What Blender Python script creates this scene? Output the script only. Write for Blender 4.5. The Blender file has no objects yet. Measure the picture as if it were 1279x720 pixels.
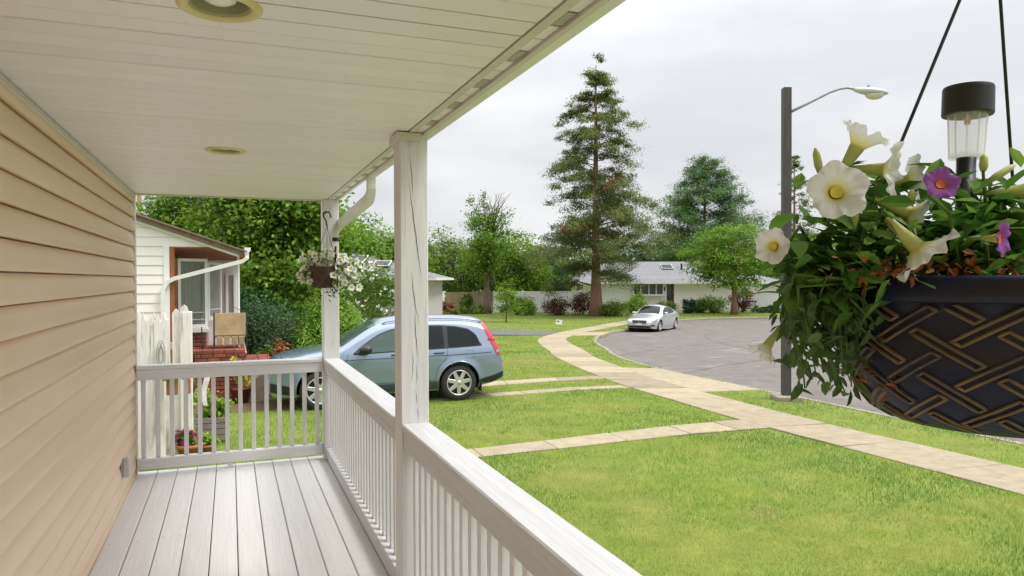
import bpy, bmesh, math, random
import numpy as np
from mathutils import Vector, Matrix
from mathutils.geometry import delaunay_2d_cdt
random.seed(7); RNG = np.random.default_rng(7)
sc = bpy.context.scene
col = sc.collection
R = math.radians

# ------------------------------------------------------------------ camera
EYE = 2.3; YAW = R(21.34); PIT = R(.717); ROLL = R(.204); FPX = 900.0
cd = bpy.data.cameras.new('camera'); cam = bpy.data.objects.new('camera', cd); col.objects.link(cam)
cd.sensor_width = 36.0; cd.lens = FPX / 1279 * 36.0; cd.clip_start = .02; cd.clip_end = 3000
_f = Vector((math.sin(YAW)*math.cos(PIT), math.cos(YAW)*math.cos(PIT), -math.sin(PIT)))
_r0 = Vector((math.cos(YAW), -math.sin(YAW), 0)); _u0 = _r0.cross(_f)
_r = _r0*math.cos(ROLL) - _u0*math.sin(ROLL); _u = _u0*math.cos(ROLL) + _r0*math.sin(ROLL)
cam.matrix_world = Matrix(((_r.x,_u.x,-_f.x,0),(_r.y,_u.y,-_f.y,0),(_r.z,_u.z,-_f.z,EYE),(0,0,0,1)))
sc.camera = cam
sc.render.resolution_x = 1024; sc.render.resolution_y = 576

# ------------------------------------------------------------------ sky, sun, exposure (bright overcast)
SUN_EL = R(58); SUN_AZ = R(118)          # azimuth measured from +Y towards +X
wd = bpy.data.worlds.new('World'); sc.world = wd; wd.use_nodes = True
nt = wd.node_tree; N = nt.nodes; L = nt.links; N.clear()
out = N.new('ShaderNodeOutputWorld'); bg = N.new('ShaderNodeBackground')
sky = N.new('ShaderNodeTexSky'); sky.sky_type = 'NISHITA'; sky.sun_disc = False
sky.sun_elevation = SUN_EL; sky.sun_rotation = SUN_AZ; sky.air_density = 1.0; sky.dust_density = 4.0
bg.inputs['Strength'].default_value = 0.1
tc = N.new('ShaderNodeTexCoord'); sep = N.new('ShaderNodeSeparateXYZ'); L.new(tc.outputs['Generated'], sep.inputs[0])
# overcast deck: luminance rises towards the zenith the way an overcast sky does, with soft cloud structure
mp = N.new('ShaderNodeMapping'); mp.inputs['Scale'].default_value = (1.2, 1.2, 3.2); L.new(tc.outputs['Generated'], mp.inputs[0])
nz = N.new('ShaderNodeTexNoise'); nz.inputs['Scale'].default_value = 2.1; nz.inputs['Detail'].default_value = 5; nz.inputs['Roughness'].default_value = .5
L.new(mp.outputs[0], nz.inputs['Vector'])
rp = N.new('ShaderNodeValToRGB'); e = rp.color_ramp.elements
e[0].position = .36; e[0].color = (4.05,4.12,4.28,1); e[1].position = .64; e[1].color = (5.35,5.38,5.44,1)
L.new(nz.outputs['Fac'], rp.inputs[0])
mx = N.new('ShaderNodeMath'); mx.operation = 'MAXIMUM'; mx.inputs[1].default_value = 0; L.new(sep.outputs['Z'], mx.inputs[0])
mq = N.new('ShaderNodeMath'); mq.operation = 'POWER'; mq.inputs[1].default_value = 2.2; L.new(mx.outputs[0], mq.inputs[0])
mg = N.new('ShaderNodeMath'); mg.operation = 'MULTIPLY_ADD'; mg.inputs[1].default_value = 2.8; mg.inputs[2].default_value = 1.0; L.new(mq.outputs[0], mg.inputs[0])
sv = N.new('ShaderNodeVectorMath'); sv.operation = 'SCALE'; L.new(rp.outputs[0], sv.inputs[0]); L.new(mg.outputs[0], sv.inputs['Scale'])
mix = N.new('ShaderNodeMix'); mix.data_type = 'RGBA'; mix.inputs['Factor'].default_value = .93
L.new(sky.outputs[0], mix.inputs['A']); L.new(sv.outputs[0], mix.inputs['B'])
L.new(mix.outputs['Result'], bg.inputs['Color']); L.new(bg.outputs[0], out.inputs[0])
sd = bpy.data.lights.new('sun', 'SUN'); sun = bpy.data.objects.new('sun', sd); col.objects.link(sun)
sd.energy = 1.5; sd.angle = R(18); sd.color = (1.0,.96,.9)
_d = Vector((math.sin(SUN_AZ)*math.cos(SUN_EL), math.cos(SUN_AZ)*math.cos(SUN_EL), math.sin(SUN_EL)))
sun.rotation_euler = _d.to_track_quat('Z', 'Y').to_euler(); sun.location = (20, -10, 30)
vs = sc.view_settings; vs.view_transform = 'Standard'; vs.look = 'None'; vs.gamma = 1; vs.exposure = 0.84; vs.use_curve_mapping = False
sc.cycles.max_bounces = 10; sc.cycles.diffuse_bounces = 6; sc.cycles.transparent_max_bounces = 16

# ------------------------------------------------------------------ helpers
def at(px, py, d):                       # photograph pixel + real depth -> world point
    return Vector((0,0,EYE)) + (_f + _r*((px-639.5)/FPX) + _u*((360-py)/FPX))*d
def tag(o, label=None, cat=None, group=None, kind=None):
    if label: o['label'] = label
    if cat: o['category'] = cat
    if group: o['group'] = group
    if kind: o['kind'] = kind
    return o
def thing(name, label, cat, loc=(0,0,0), rz=0, group=None):
    o = bpy.data.objects.new(name, None); col.objects.link(o); o.location = loc; o.rotation_euler = (0,0,rz)
    o.empty_display_size = .1
    return tag(o, label, cat, group)
def link(name, me, parent=None, loc=None, rot=None):
    o = bpy.data.objects.new(name, me); col.objects.link(o); o.parent = parent
    if loc is not None: o.location = loc
    if rot is not None: o.rotation_euler = rot
    return o
def npmesh(name, V, Fc, mat, smooth=False, attr=None):
    V = np.asarray(V, np.float32); Fc = np.asarray(Fc, np.int32); k = Fc.shape[1]
    me = bpy.data.meshes.new(name); me.vertices.add(len(V)); me.vertices.foreach_set('co', V.ravel())
    me.loops.add(Fc.size); me.loops.foreach_set('vertex_index', Fc.ravel())
    me.polygons.add(len(Fc)); me.polygons.foreach_set('loop_start', np.arange(0, Fc.size, k, dtype=np.int32))
    me.polygons.foreach_set('loop_total', np.full(len(Fc), k, np.int32))
    if smooth: me.polygons.foreach_set('use_smooth', np.ones(len(Fc), bool))
    if attr:
        for an, av in attr.items():
            a = me.attributes.new(an, 'FLOAT', 'POINT'); a.data.foreach_set('value', np.asarray(av, np.float32))
    me.update(calc_edges=True)
    if mat: me.materials.append(mat)
    return me
class MB:
    def __init__(s): s.v = []; s.f = []
    def add(s, v, f):
        n = len(s.v); s.v += [tuple(p) for p in v]; s.f += [tuple(i+n for i in q) for q in f]; return s
    def box(s, x0, x1, y0, y1, z0, z1):
        return s.add([(x0,y0,z0),(x1,y0,z0),(x1,y1,z0),(x0,y1,z0),(x0,y0,z1),(x1,y0,z1),(x1,y1,z1),(x0,y1,z1)],
              [(0,3,2,1),(4,5,6,7),(0,1,5,4),(1,2,6,5),(2,3,7,6),(3,0,4,7)])
    def prism(s, poly, axis, a, b):      # 2-D polygon swept along an axis
        def P(u, v, t): return (t,u,v) if axis == 'x' else ((u,t,v) if axis == 'y' else (u,v,t))
        n = len(poly); v = [P(u,w,a) for u,w in poly] + [P(u,w,b) for u,w in poly]
        f = [tuple(range(n))[::-1], tuple(range(n,2*n))] + [(i,(i+1)%n,n+(i+1)%n,n+i) for i in range(n)]
        return s.add(v, f)
    def tube(s, pts, r, n=8, caps=True):
        pts = [Vector(p) for p in pts]; rs = r if hasattr(r,'__len__') else [r]*len(pts)
        v = []; f = []; up = None
        for i, p in enumerate(pts):
            t = (pts[min(i+1,len(pts)-1)] - pts[max(i-1,0)]).normalized()
            if up is None: up = t.orthogonal().normalized()
            a = (up - t*up.dot(t))
            a = a.normalized() if a.length > 1e-6 else t.orthogonal().normalized()
            up = a; b = t.cross(a)
            v += [p + (a*math.cos(q*2*math.pi/n) + b*math.sin(q*2*math.pi/n))*rs[i] for q in range(n)]
        for i in range(len(pts)-1):
            for q in range(n): f.append((i*n+q, i*n+(q+1)%n, (i+1)*n+(q+1)%n, (i+1)*n+q))
        if caps: f += [tuple(range(n))[::-1], tuple((len(pts)-1)*n+q for q in range(n))]
        return s.add(v, f)
    def rect_tube(s, pts, w, h, up=(0,0,1)):
        pts = [Vector(p) for p in pts]; v = []; f = []
        for i, p in enumerate(pts):
            t = (pts[min(i+1,len(pts)-1)] - pts[max(i-1,0)]).normalized()
            sd_ = t.cross(Vector(up)); sd_ = sd_.normalized() if sd_.length > 1e-4 else Vector((1,0,0)); b = sd_.cross(t)
            v += [p+sd_*w/2+b*h/2, p-sd_*w/2+b*h/2, p-sd_*w/2-b*h/2, p+sd_*w/2-b*h/2]
        for i in range(len(pts)-1):
            for q in range(4): f.append((i*4+q, i*4+(q+1)%4, i*4+4+(q+1)%4, i*4+4+q))
        f += [(3,2,1,0), tuple((len(pts)-1)*4+q for q in range(4))]
        return s.add(v, f)
    def lathe(s, prof, n=24, c=(0,0,0), axis='z', caps=False):
        v = []; f = []
        for r, z in prof:
            for q in range(n):
                a = 2*math.pi*q/n; x, y = r*math.cos(a), r*math.sin(a)
                p = (x,y,z) if axis == 'z' else ((x,z,y) if axis == 'y' else (z,x,y))
                v.append((p[0]+c[0], p[1]+c[1], p[2]+c[2]))
        for i in range(len(prof)-1):
            for q in range(n): f.append((i*n+q, i*n+(q+1)%n, (i+1)*n+(q+1)%n, (i+1)*n+q))
        if caps: f += [tuple(range(n))[::-1], tuple((len(prof)-1)*n+q for q in range(n))]
        return s.add(v, f)
    def mesh(s, name, mat, smooth=False, bevel=0):
        me = bpy.data.meshes.new(name); me.from_pydata(s.v, [], s.f)
        bm = bmesh.new(); bm.from_mesh(me); bmesh.ops.recalc_face_normals(bm, faces=bm.faces)
        if bevel:
            ed = [e_ for e_ in bm.edges if len(e_.link_faces) == 2 and e_.calc_face_angle(0) > .5]
            bmesh.ops.bevel(bm, geom=ed, offset=bevel, segments=1, affect='EDGES')
        bm.to_mesh(me); bm.free()
        if smooth: me.polygons.foreach_set('use_smooth', [True]*len(me.polygons))
        if mat: me.materials.append(mat)
        return me
    def build(s, name, mat, parent=None, smooth=False, bevel=0, loc=None, rot=None):
        return link(name, s.mesh(name, mat, smooth, bevel), parent, loc, rot)

# ------------------------------------------------------------------ materials
def mat(name, c1, c2=None, rough=.6, metal=0., nscale=6., stretch=(1,1,1), bump=0., bscale=None, spec=.5, coat=0., objrand=0., detail=6, ramp=(.35,.65), c3=None, c3t=(.6,.7), c3s=2.):
    m = bpy.data.materials.new(name); m.use_nodes = True; nt = m.node_tree; n = nt.nodes; l = nt.links
    b = n['Principled BSDF']; b.inputs['Roughness'].default_value = rough; b.inputs['Metallic'].default_value = metal
    b.inputs['Specular IOR Level'].default_value = spec; b.inputs['Coat Weight'].default_value = coat; b.inputs['Coat Roughness'].default_value = .06
    b.inputs['Base Color'].default_value = (*c1, 1)
    if c2 is None and not bump: return m
    t = n.new('ShaderNodeTexCoord'); mpn = n.new('ShaderNodeMapping'); mpn.inputs['Scale'].default_value = stretch
    l.new(t.outputs['Object'], mpn.inputs[0]); src = mpn.outputs[0]
    oi = n.new('ShaderNodeObjectInfo')
    ad = n.new('ShaderNodeVectorMath'); ad.operation = 'MULTIPLY_ADD'
    ad.inputs[1].default_value = (37,17,53); l.new(oi.outputs['Random'], ad.inputs[0]); l.new(src, ad.inputs[2]); src = ad.outputs[0]
    tx = n.new('ShaderNodeTexNoise'); tx.inputs['Scale'].default_value = nscale; tx.inputs['Detail'].default_value = detail; tx.inputs['Roughness'].default_value = .6
    l.new(src, tx.inputs['Vector'])
    if c2 is not None:
        r_ = n.new('ShaderNodeValToRGB'); r_.color_ramp.elements[0].position = ramp[0]; r_.color_ramp.elements[1].position = ramp[1]
        r_.color_ramp.elements[0].color = (*c1,1); r_.color_ramp.elements[1].color = (*c2,1)
        l.new(tx.outputs['Fac'], r_.inputs[0]); cs = r_.outputs[0]
        if c3 is not None:
            t3 = n.new('ShaderNodeTexNoise'); t3.inputs['Scale'].default_value = c3s; t3.inputs['Detail'].default_value = 7; t3.inputs['Roughness'].default_value = .65
            l.new(src, t3.inputs['Vector'])
            r3 = n.new('ShaderNodeValToRGB'); r3.color_ramp.elements[0].position = c3t[0]; r3.color_ramp.elements[1].position = c3t[1]
            l.new(t3.outputs['Fac'], r3.inputs[0])
            mm = n.new('ShaderNodeMix'); mm.data_type = 'RGBA'; l.new(r3.outputs[0], mm.inputs['Factor']); l.new(cs, mm.inputs['A']); mm.inputs['B'].default_value = (*c3,1)
            cs = mm.outputs['Result']
        if objrand:
            hv = n.new('ShaderNodeHueSaturation'); mr = n.new('ShaderNodeMapRange')
            mr.inputs['To Min'].default_value = 1-objrand; mr.inputs['To Max'].default_value = 1+objrand
            l.new(oi.outputs['Random'], mr.inputs['Value']); l.new(mr.outputs[0], hv.inputs['Value']); l.new(cs, hv.inputs['Color']); cs = hv.outputs[0]
        l.new(cs, b.inputs['Base Color'])
    if bump:
        bp = n.new('ShaderNodeBump'); bp.inputs['Strength'].default_value = bump; bp.inputs['Distance'].default_value = .01
        if bscale:
            t2 = n.new('ShaderNodeTexNoise'); t2.inputs['Scale'].default_value = bscale; t2.inputs['Detail'].default_value = 5; l.new(src, t2.inputs['Vector']); l.new(t2.outputs['Fac'], bp.inputs['Height'])
        else: l.new(tx.outputs['Fac'], bp.inputs['Height'])
        l.new(bp.outputs[0], b.inputs['Normal'])
    return m
def leafmat(name, cols, trans=.3, rough=.5, nscale=.5, spec=.3, attr=None, nw=.55, iw=.45):
    """colour per leaf (random per island) plus slow variation through the crown"""
    m = bpy.data.materials.new(name); m.use_nodes = True; nt = m.node_tree; n = nt.nodes; l = nt.links
    b = n['Principled BSDF']; b.inputs['Roughness'].default_value = rough; b.inputs['Specular IOR Level'].default_value = spec
    ge = n.new('ShaderNodeNewGeometry'); tx = n.new('ShaderNodeTexNoise'); tx.inputs['Scale'].default_value = nscale; tx.inputs['Detail'].default_value = 3
    l.new(ge.outputs['Position'], tx.inputs['Vector'])
    mr = n.new('ShaderNodeMapRange'); mr.inputs['From Min'].default_value = .3; mr.inputs['From Max'].default_value = .7; mr.inputs['To Min'].default_value = 0.; mr.inputs['To Max'].default_value = nw
    l.new(tx.outputs['Fac'], mr.inputs['Value'])
    ma = n.new('ShaderNodeMath'); ma.operation = 'MULTIPLY_ADD'; ma.inputs[1].default_value = iw; l.new(ge.outputs['Random Per Island'], ma.inputs[0]); l.new(mr.outputs[0], ma.inputs[2])
    rp = n.new('ShaderNodeValToRGB'); el = rp.color_ramp.elements
    while len(el) < len(cols): el.new(.5)
    for i, c in enumerate(cols): el[i].position = i/max(1,len(cols)-1); el[i].color = (*c,1)
    l.new(ma.outputs[0], rp.inputs[0]); cs = rp.outputs[0]
    for attr in (attr or ()):
        at_ = n.new('ShaderNodeAttribute'); at_.attribute_name = attr[0]
        mm = n.new('ShaderNodeMix'); mm.data_type = 'RGBA'; l.new(at_.outputs['Fac'], mm.inputs['Factor']); l.new(cs, mm.inputs['A']); mm.inputs['B'].default_value = (*attr[1],1); cs = mm.outputs['Result']
    l.new(cs, b.inputs['Base Color'])
    if trans:
        tr = n.new('ShaderNodeBsdfTranslucent'); l.new(cs, tr.inputs['Color']); ms = n.new('ShaderNodeMixShader'); ms.inputs[0].default_value = trans
        l.new(b.outputs[0], ms.inputs[1]); l.new(tr.outputs[0], ms.inputs[2]); l.new(ms.outputs[0], n['Material Output'].inputs['Surface'])
    return m
def glassmat(name, c, rough=.04, alpha=.5):
    m = bpy.data.materials.new(name); m.use_nodes = True; nt = m.node_tree; n = nt.nodes; l = nt.links
    b = n['Principled BSDF']; b.inputs['Base Color'].default_value = (*c,1); b.inputs['Roughness'].default_value = rough
    b.inputs['Alpha'].default_value = alpha; b.inputs['Specular IOR Level'].default_value = .8
    return m
K = {}
K['siding'] = mat('cream_vinyl_siding', (.74,.555,.385), (.82,.64,.47), rough=.42, nscale=1.1, stretch=(1,.35,2.2), bump=.25, bscale=1.6, objrand=.025)
K['trim'] = mat('cream_trim', (.70,.64,.53), (.76,.70,.60), rough=.5, nscale=4)
K['soffit'] = mat('white_vinyl_soffit', (.83,.785,.815), (.86,.82,.845), rough=.42, nscale=1.3, stretch=(.5,1,1), bump=.12, bscale=1.2, objrand=.025)
K['soffit2'] = mat('soffit_backing', (.30,.24,.17), rough=.8)
K['soffit_trim'] = mat('cream_soffit_trim', (.60,.575,.52), (.65,.625,.575), rough=.5, nscale=5)
K['gutter'] = mat('white_aluminium_gutter', (.72,.72,.67), (.79,.79,.75), rough=.35, nscale=4)
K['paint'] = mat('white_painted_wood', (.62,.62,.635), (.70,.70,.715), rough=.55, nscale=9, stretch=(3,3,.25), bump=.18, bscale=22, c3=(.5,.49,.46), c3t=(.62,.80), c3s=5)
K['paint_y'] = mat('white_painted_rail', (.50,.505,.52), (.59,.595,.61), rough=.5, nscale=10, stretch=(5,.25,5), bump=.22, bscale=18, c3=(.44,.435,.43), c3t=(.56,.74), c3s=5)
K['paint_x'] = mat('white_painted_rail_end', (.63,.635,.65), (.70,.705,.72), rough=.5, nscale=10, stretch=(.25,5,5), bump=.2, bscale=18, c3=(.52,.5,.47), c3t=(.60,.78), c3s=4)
K['deck'] = mat('grey_painted_deck', (.68,.68,.695), (.73,.73,.74), rough=.48, nscale=7, stretch=(6,.22,6), bump=.25, bscale=16, objrand=.045, c3=(.61,.605,.615), c3t=(.58,.8), c3s=1.6)
K['crack'] = mat('dark_wood_crack', (.05,.04,.035), rough=.9)
K['black'] = mat('black_plastic', (.012,.012,.014), rough=.45)
K['blackmetal'] = mat('black_metal', (.02,.02,.02), rough=.5)
K['concrete'] = mat('pale_concrete', (.27,.225,.145), (.34,.29,.195), rough=.9, nscale=5, bump=.35, bscale=60, objrand=.2, c3=(.185,.155,.11), c3t=(.58,.75), c3s=1.3)
K['kerb'] = mat('kerb_concrete', (.24,.21,.165), (.32,.28,.22), rough=.9, nscale=4, bump=.3, bscale=40)
K['asphalt'] = mat('worn_asphalt', (.122,.107,.096), (.168,.150,.136), rough=.9, nscale=2.2, detail=12, bump=.4, bscale=90, c3=(.20,.18,.163), c3t=(.55,.72), c3s=.55)
K['asphalt2'] = mat('driveway_asphalt', (.10,.098,.096), (.14,.135,.13), rough=.9, nscale=3, bump=.3, bscale=60)
K['soil'] = mat('soil', (.10,.06,.035), (.16,.10,.06), rough=1, nscale=8, bump=.6, bscale=30)
K['lawnbase'] = mat('lawn_soil_and_thatch', (.12,.165,.02), (.18,.21,.033), rough=1, nscale=2.2, detail=8, c3=(.20,.15,.06), c3t=(.66,.80), c3s=.55, bump=.5, bscale=40)
K['grass'] = leafmat('grass_blades', [(.07,.20,.012),(.125,.29,.015),(.205,.37,.02),(.31,.43,.032)], trans=.42, rough=.65, nscale=1.1, nw=.8, iw=.35, attr=(('dry',(.46,.33,.10)),('lush',(.05,.185,.014))))
K['white_siding'] = mat('white_siding', (.82,.775,.765), (.86,.815,.80), rough=.5, nscale=3)
K['white'] = mat('white_vinyl', (.76,.76,.75), (.82,.82,.81), rough=.4, nscale=3)
K['brick'] = mat('red_brick', (.17,.04,.025), (.26,.075,.045), rough=.85, nscale=14, bump=.4, bscale=50, objrand=.3)
K['mortar'] = mat('mortar', (.32,.24,.19), (.4,.32,.26), rough=.95, nscale=10)
K['brown'] = mat('rust_brown_paint', (.27,.085,.025), (.35,.12,.04), rough=.55, nscale=6)
K['roof_brown'] = mat('brown_roof_edge', (.17,.115,.085), (.27,.19,.14), rough=.9, nscale=9, bump=.4, bscale=30)
K['glass'] = glassmat('house_glass', (.05,.065,.065), alpha=.22)
K['skyglass'] = mat('skylight_glass', (.05,.055,.06), rough=.35, spec=.2)
K['darkglass'] = mat('dark_window', (.03,.04,.042), rough=.05, spec=.7)
K['curtain'] = mat('curtain', (.75,.78,.72), (.55,.62,.56), rough=.9, nscale=6, stretch=(8,8,.3))
K['bark'] = mat('grey_brown_bark', (.11,.085,.06), (.19,.15,.11), rough=.95, nscale=7, stretch=(3,3,.6), bump=.8, bscale=16)
K['bark_red'] = mat('reddish_bark', (.20,.10,.065), (.32,.19,.13), rough=.95, nscale=6, stretch=(4,4,.25), bump=.9, bscale=10)
K['shingle'] = mat('grey_shingles', (.19,.19,.205), (.28,.28,.295), rough=.9, nscale=8, bump=.4, bscale=30, objrand=.08)
# ------------------------------------------------------------------ terrain
def S(t): t = np.clip(t,0,1); return t*t*(3-2*t)
def g(x, y): return -0.12*S((np.asarray(x,float)-6)/5) - 0.4*S((np.asarray(y,float)-16)/22)
def gz(x, y): return float(g(x,y))
def gp(px, py):                          # ground point seen at a pixel
    z = 0
    for i in range(40):
        v = at(px,py,1) - Vector((0,0,EYE)); p = Vector((0,0,EYE)) + v*((z-EYE)/v.z); z = .5*z + .5*gz(p.x,p.y)
    return p
def inpoly(x, y, poly):
    x = np.asarray(x); y = np.asarray(y); r = np.zeros(x.shape, bool); n = len(poly)
    for i in range(n):
        x0,y0 = poly[i]; x1,y1 = poly[(i+1)%n]
        if y0 == y1: continue
        r ^= ((y0 > y) != (y1 > y)) & (x < (x1-x0)*(y-y0)/(y1-y0)+x0)
    return r
def spline(pts, step):
    P = [np.array(p,float) for p in pts]; P = [2*P[0]-P[1]] + P + [2*P[-1]-P[-2]]; o = []
    for i in range(1, len(P)-2):
        for t in np.linspace(0,1,24,endpoint=False):
            o.append(.5*((2*P[i])+(-P[i-1]+P[i+1])*t+(2*P[i-1]-5*P[i]+4*P[i+1]-P[i+2])*t*t+(-P[i-1]+3*P[i]-3*P[i+1]+P[i+2])*t**3))
    o.append(P[-2]); o = np.array(o); s = np.r_[0,np.cumsum(np.linalg.norm(np.diff(o,axis=0),axis=1))]
    n = max(2,int(round(s[-1]/step))); q = np.linspace(0,s[-1],n+1)
    return np.c_[np.interp(q,s,o[:,0]), np.interp(q,s,o[:,1])]
road_edge = spline([(10.7,-30),(10.72,-10),(10.72,6),(10.75,12),(10.72,16),(11.3,19.6),(12.5,22.6),(14.5,27.3),(17.8,32.5),(20.9,35.0),(24.6,38.2),(27.6,40.9),(31,42.2),(37,41.4),(46,38),(60,31)], .7)
road_poly = [tuple(p) for p in road_edge] + [(62,-30)]
SW = spline([(8.55,-12),(8.55,0),(8.5,6),(8.4,9),(8.48,11.5),(8.65,14),(9.05,16.4),(9.9,19.9),(11.0,23),(12.0,26),(13.5,29.5),(16.2,33.3),(19.2,36.3),(23.2,40.0),(27,43)], .1)
def seg_norm(P):
    t = np.gradient(P,axis=0); t /= np.linalg.norm(t,axis=1)[:,None]; return np.c_[t[:,1],-t[:,0]]
SWN = seg_norm(SW); SWH = .62
sw_poly = [tuple(p) for p in SW-SWN*SWH] + [tuple(p) for p in (SW+SWN*SWH)[::-1]]
apron_poly = [(8.95,12.6),(10.62,12.5),(10.64,16.6),(9.45,17.2)]
apron2_poly = [(15.2,30.9),(16.55,30.6),(18.3,32.9),(16.9,33.4)]
apron3_poly = [(23.6,39.5),(25.0,38.6),(28.2,41.4),(29.6,44.6),(27.4,45.0)]
drive_poly = [(4,37.0),(14.3,32.1),(16.4,34.6),(6,42)]
walk_edge = [(.9,8.62,9.1),(1.95,8.70,9.14),(3.02,8.77,9.22),(4.1,8.80,9.31),(5.2,8.85,9.40),(6.3,8.90,9.50),(7.2,8.93,9.58),(7.83,8.95,9.62)]
walk_poly = [(x,a) for x,a,b in walk_edge] + [(x,b) for x,a,b in walk_edge[::-1]]
strip1 = [(3.0,13.15),(7.95,13.42),(7.95,13.80),(3.0,13.5)]
strip2 = [(3.0,14.35),(8.25,14.9),(8.4,15.42),(3.0,14.9)]
dirt_poly = [(-2.2,13.6),(.9,13.3),(1.2,14.1),(-2.2,14.6)]
PAVED = [road_poly, sw_poly, apron_poly, apron2_poly, apron3_poly, drive_poly, walk_poly, strip1, strip2, dirt_poly]
def paved(x, y):
    r = np.zeros(np.shape(x), bool)
    for p in PAVED: r |= inpoly(x,y,p)
    return r
def cdt_sheet(name, outline_pts, outline_closed, grid, keep, zf, m):
    pts = [Vector((float(a),float(b))) for a,b in outline_pts]; n = len(pts)
    ed = [(i,i+1) for i in range(n-1)] + ([(n-1,0)] if outline_closed else [])
    pts += [Vector((float(a),float(b))) for a,b in grid]
    v,_,f,_,_,_ = delaunay_2d_cdt(pts, ed, [], 0, 1e-5)
    V = np.array([(p.x,p.y) for p in v]); T = np.array([q for q in f if len(q) == 3]); c = V[T].mean(1); T = T[keep(c[:,0],c[:,1])]
    me = npmesh(name, np.c_[V, zf(V[:,0],V[:,1])], T, m, True); return link(name, me)
gx, gy = np.meshgrid(np.arange(-40,61,2.), np.arange(-28,91,2.)); gridpts = np.c_[gx.ravel()+.013,gy.ravel()+.017]
gridpts = gridpts[~((gridpts[:,0] < 60) & inpoly(gridpts[:,0],gridpts[:,1],road_poly))]
a_ = np.linspace(0,2*math.pi,40,endpoint=False); ring = np.vstack([np.c_[np.cos(a_)*r_,np.sin(a_)*r_] for r_ in (130,250,500,1000)])
ground = cdt_sheet('ground', road_poly, True, np.vstack([gridpts,ring]), lambda x,y: ~inpoly(x,y,road_poly), lambda x,y: g(x,y), K['lawnbase'])
tag(ground, 'lawn ground of thin green turf over soil', kind='structure')
rg = np.c_[gx.ravel(),gy.ravel()]; rg = rg[inpoly(rg[:,0],rg[:,1],road_poly)]
road = cdt_sheet('road', [(x-.05,y+.03) for x,y in road_poly], True, rg, lambda x,y: np.ones(len(x),bool), lambda x,y: g(x,y)-.12, K['asphalt'])
tag(road, kind='structure')
K['tar'] = mat('tar_seam', (.045,.042,.042), rough=.7); K['patch'] = mat('pale_patch', (.24,.225,.21), (.20,.188,.178), rough=.9, nscale=3)
def road_line(pts, w, m, name):
    P = spline(pts,.25); P = P+np.cumsum(RNG.normal(0,.012,P.shape),0); nn = seg_norm(P); ww = w*(.6+.8*RNG.random(len(P)))[:,None]; A, B = P-nn*ww, P+nn*ww
    z = lambda q: g(q[:,0],q[:,1])-.12+.004; n = len(P); i = np.arange(n-1); link(name, npmesh(name, np.vstack([np.c_[A,z(A)],np.c_[B,z(B)]]), np.c_[i,i+n,i+1+n,i+1], K[m]), road)
for pts in ([(11.2,16.2),(14,17.5),(18,18.4),(26,18)],[(16,-4),(16.2,8),(17,18),(20,27),(27,36)],[(12.2,21.5),(17,24),(24,25.5),(33,24)],[(15.5,28.5),(21,30),(29,30.5)]): road_line(pts,.012,'tar','tar_seam')
for pts,w in (([(16.2,21.2),(17.4,21.6)],.14),([(14.2,19.2),(15.0,19.3)],.10),([(20,24),(21.5,24.4)],.16),([(13.2,10.5),(14.8,10.2)],.09),([(18,15),(19.6,15.2)],.13)): road_line(pts,w,'patch','pale_patch')
# kerb: a real step along the road edge, in cast lengths
kerb = thing('kerb', None, None); tag(kerb, kind='structure')
RN = seg_norm(road_edge)
for i in range(0, len(road_edge)-3, 3):
    q = road_edge[i:i+4]; nn = RN[i:i+4]; lo = q+nn*.035; hi = q-nn*.12; t0 = .012; v = []; f = []
    low = [inpoly(np.array([p[0]-.35*n_[0]]),np.array([p[1]-.35*n_[1]]),ap)[0] for p,n_ in zip(q,nn) for ap in (apron_poly,apron2_poly,apron3_poly)]
    dz = .006 if any(low) else .012
    for j in range(4):
        z = gz(*q[j]); v += [(*lo[j],z-.2),(*lo[j],z+dz-.02),(*(lo[j]*.85+hi[j]*.15),z+dz),(*hi[j],z+dz),(*hi[j],z-.2)]
    for j in range(3): f += [(j*5+k,j*5+k+1,j*5+6+k,j*5+5+k) for k in range(4)]
    MB().add(v,f).build('kerb_stone', K['kerb'], kerb)
def slab(poly, parent, m=K['concrete'], th=.09, lift=.016, name='slab', sub=1):
    c = np.mean(poly,axis=0); tilt = RNG.normal(0,.004,2); n = len(poly)
    top = [(x,y,gz(x,y)+lift+tilt[0]*(x-c[0])+tilt[1]*(y-c[1])) for x,y in poly]
    v = top + [(x,y,z-th) for x,y,z in top]
    f = [tuple(range(n)), tuple(range(2*n-1,n-1,-1))] + [(i,n+i,n+(i+1)%n,(i+1)%n) for i in range(n)]
    return MB().add(v,f).build(name, m, parent, bevel=.006)
sidewalk = thing('sidewalk', None, None); tag(sidewalk, kind='structure')
k = 0; st = 14
lens = []
while k+st < len(SW):
    q = SW[k:k+st+1]; nn = SWN[k:k+st+1]; idx = [0,st//2,st]; a = q-nn*SWH; b = q+nn*SWH
    t = (q[-1]-q[0]); t = t/np.linalg.norm(t)*.012
    pa = [a[0]+t, a[st//2], a[st]-t]; pb = [b[st]-t, b[st//2], b[0]+t]
    slab([tuple(p) for p in pa+pb], sidewalk); k += st
front_walk = thing('front_walk', None, None); tag(front_walk, kind='structure')
for (x0,a0,b0),(x1,a1,b1) in zip(walk_edge[:-1],walk_edge[1:]): slab([(x0+.008,a0),(x1-.008,a1),(x1-.008,b1),(x0+.008,b0)], front_walk)
dstrips = thing('driveway_strips', None, None); tag(dstrips, kind='structure')
for (p0,p1,p2,p3) in (strip1,strip2):
    for i in range(4):
        t0, t1 = i/4+.002, (i+1)/4-.002; lp = lambda a,b,t: (a[0]+(b[0]-a[0])*t, a[1]+(b[1]-a[1])*t)
        slab([lp(p0,p1,t0),lp(p0,p1,t1),lp(p3,p2,t1),lp(p3,p2,t0)], dstrips, lift=.01)
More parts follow.
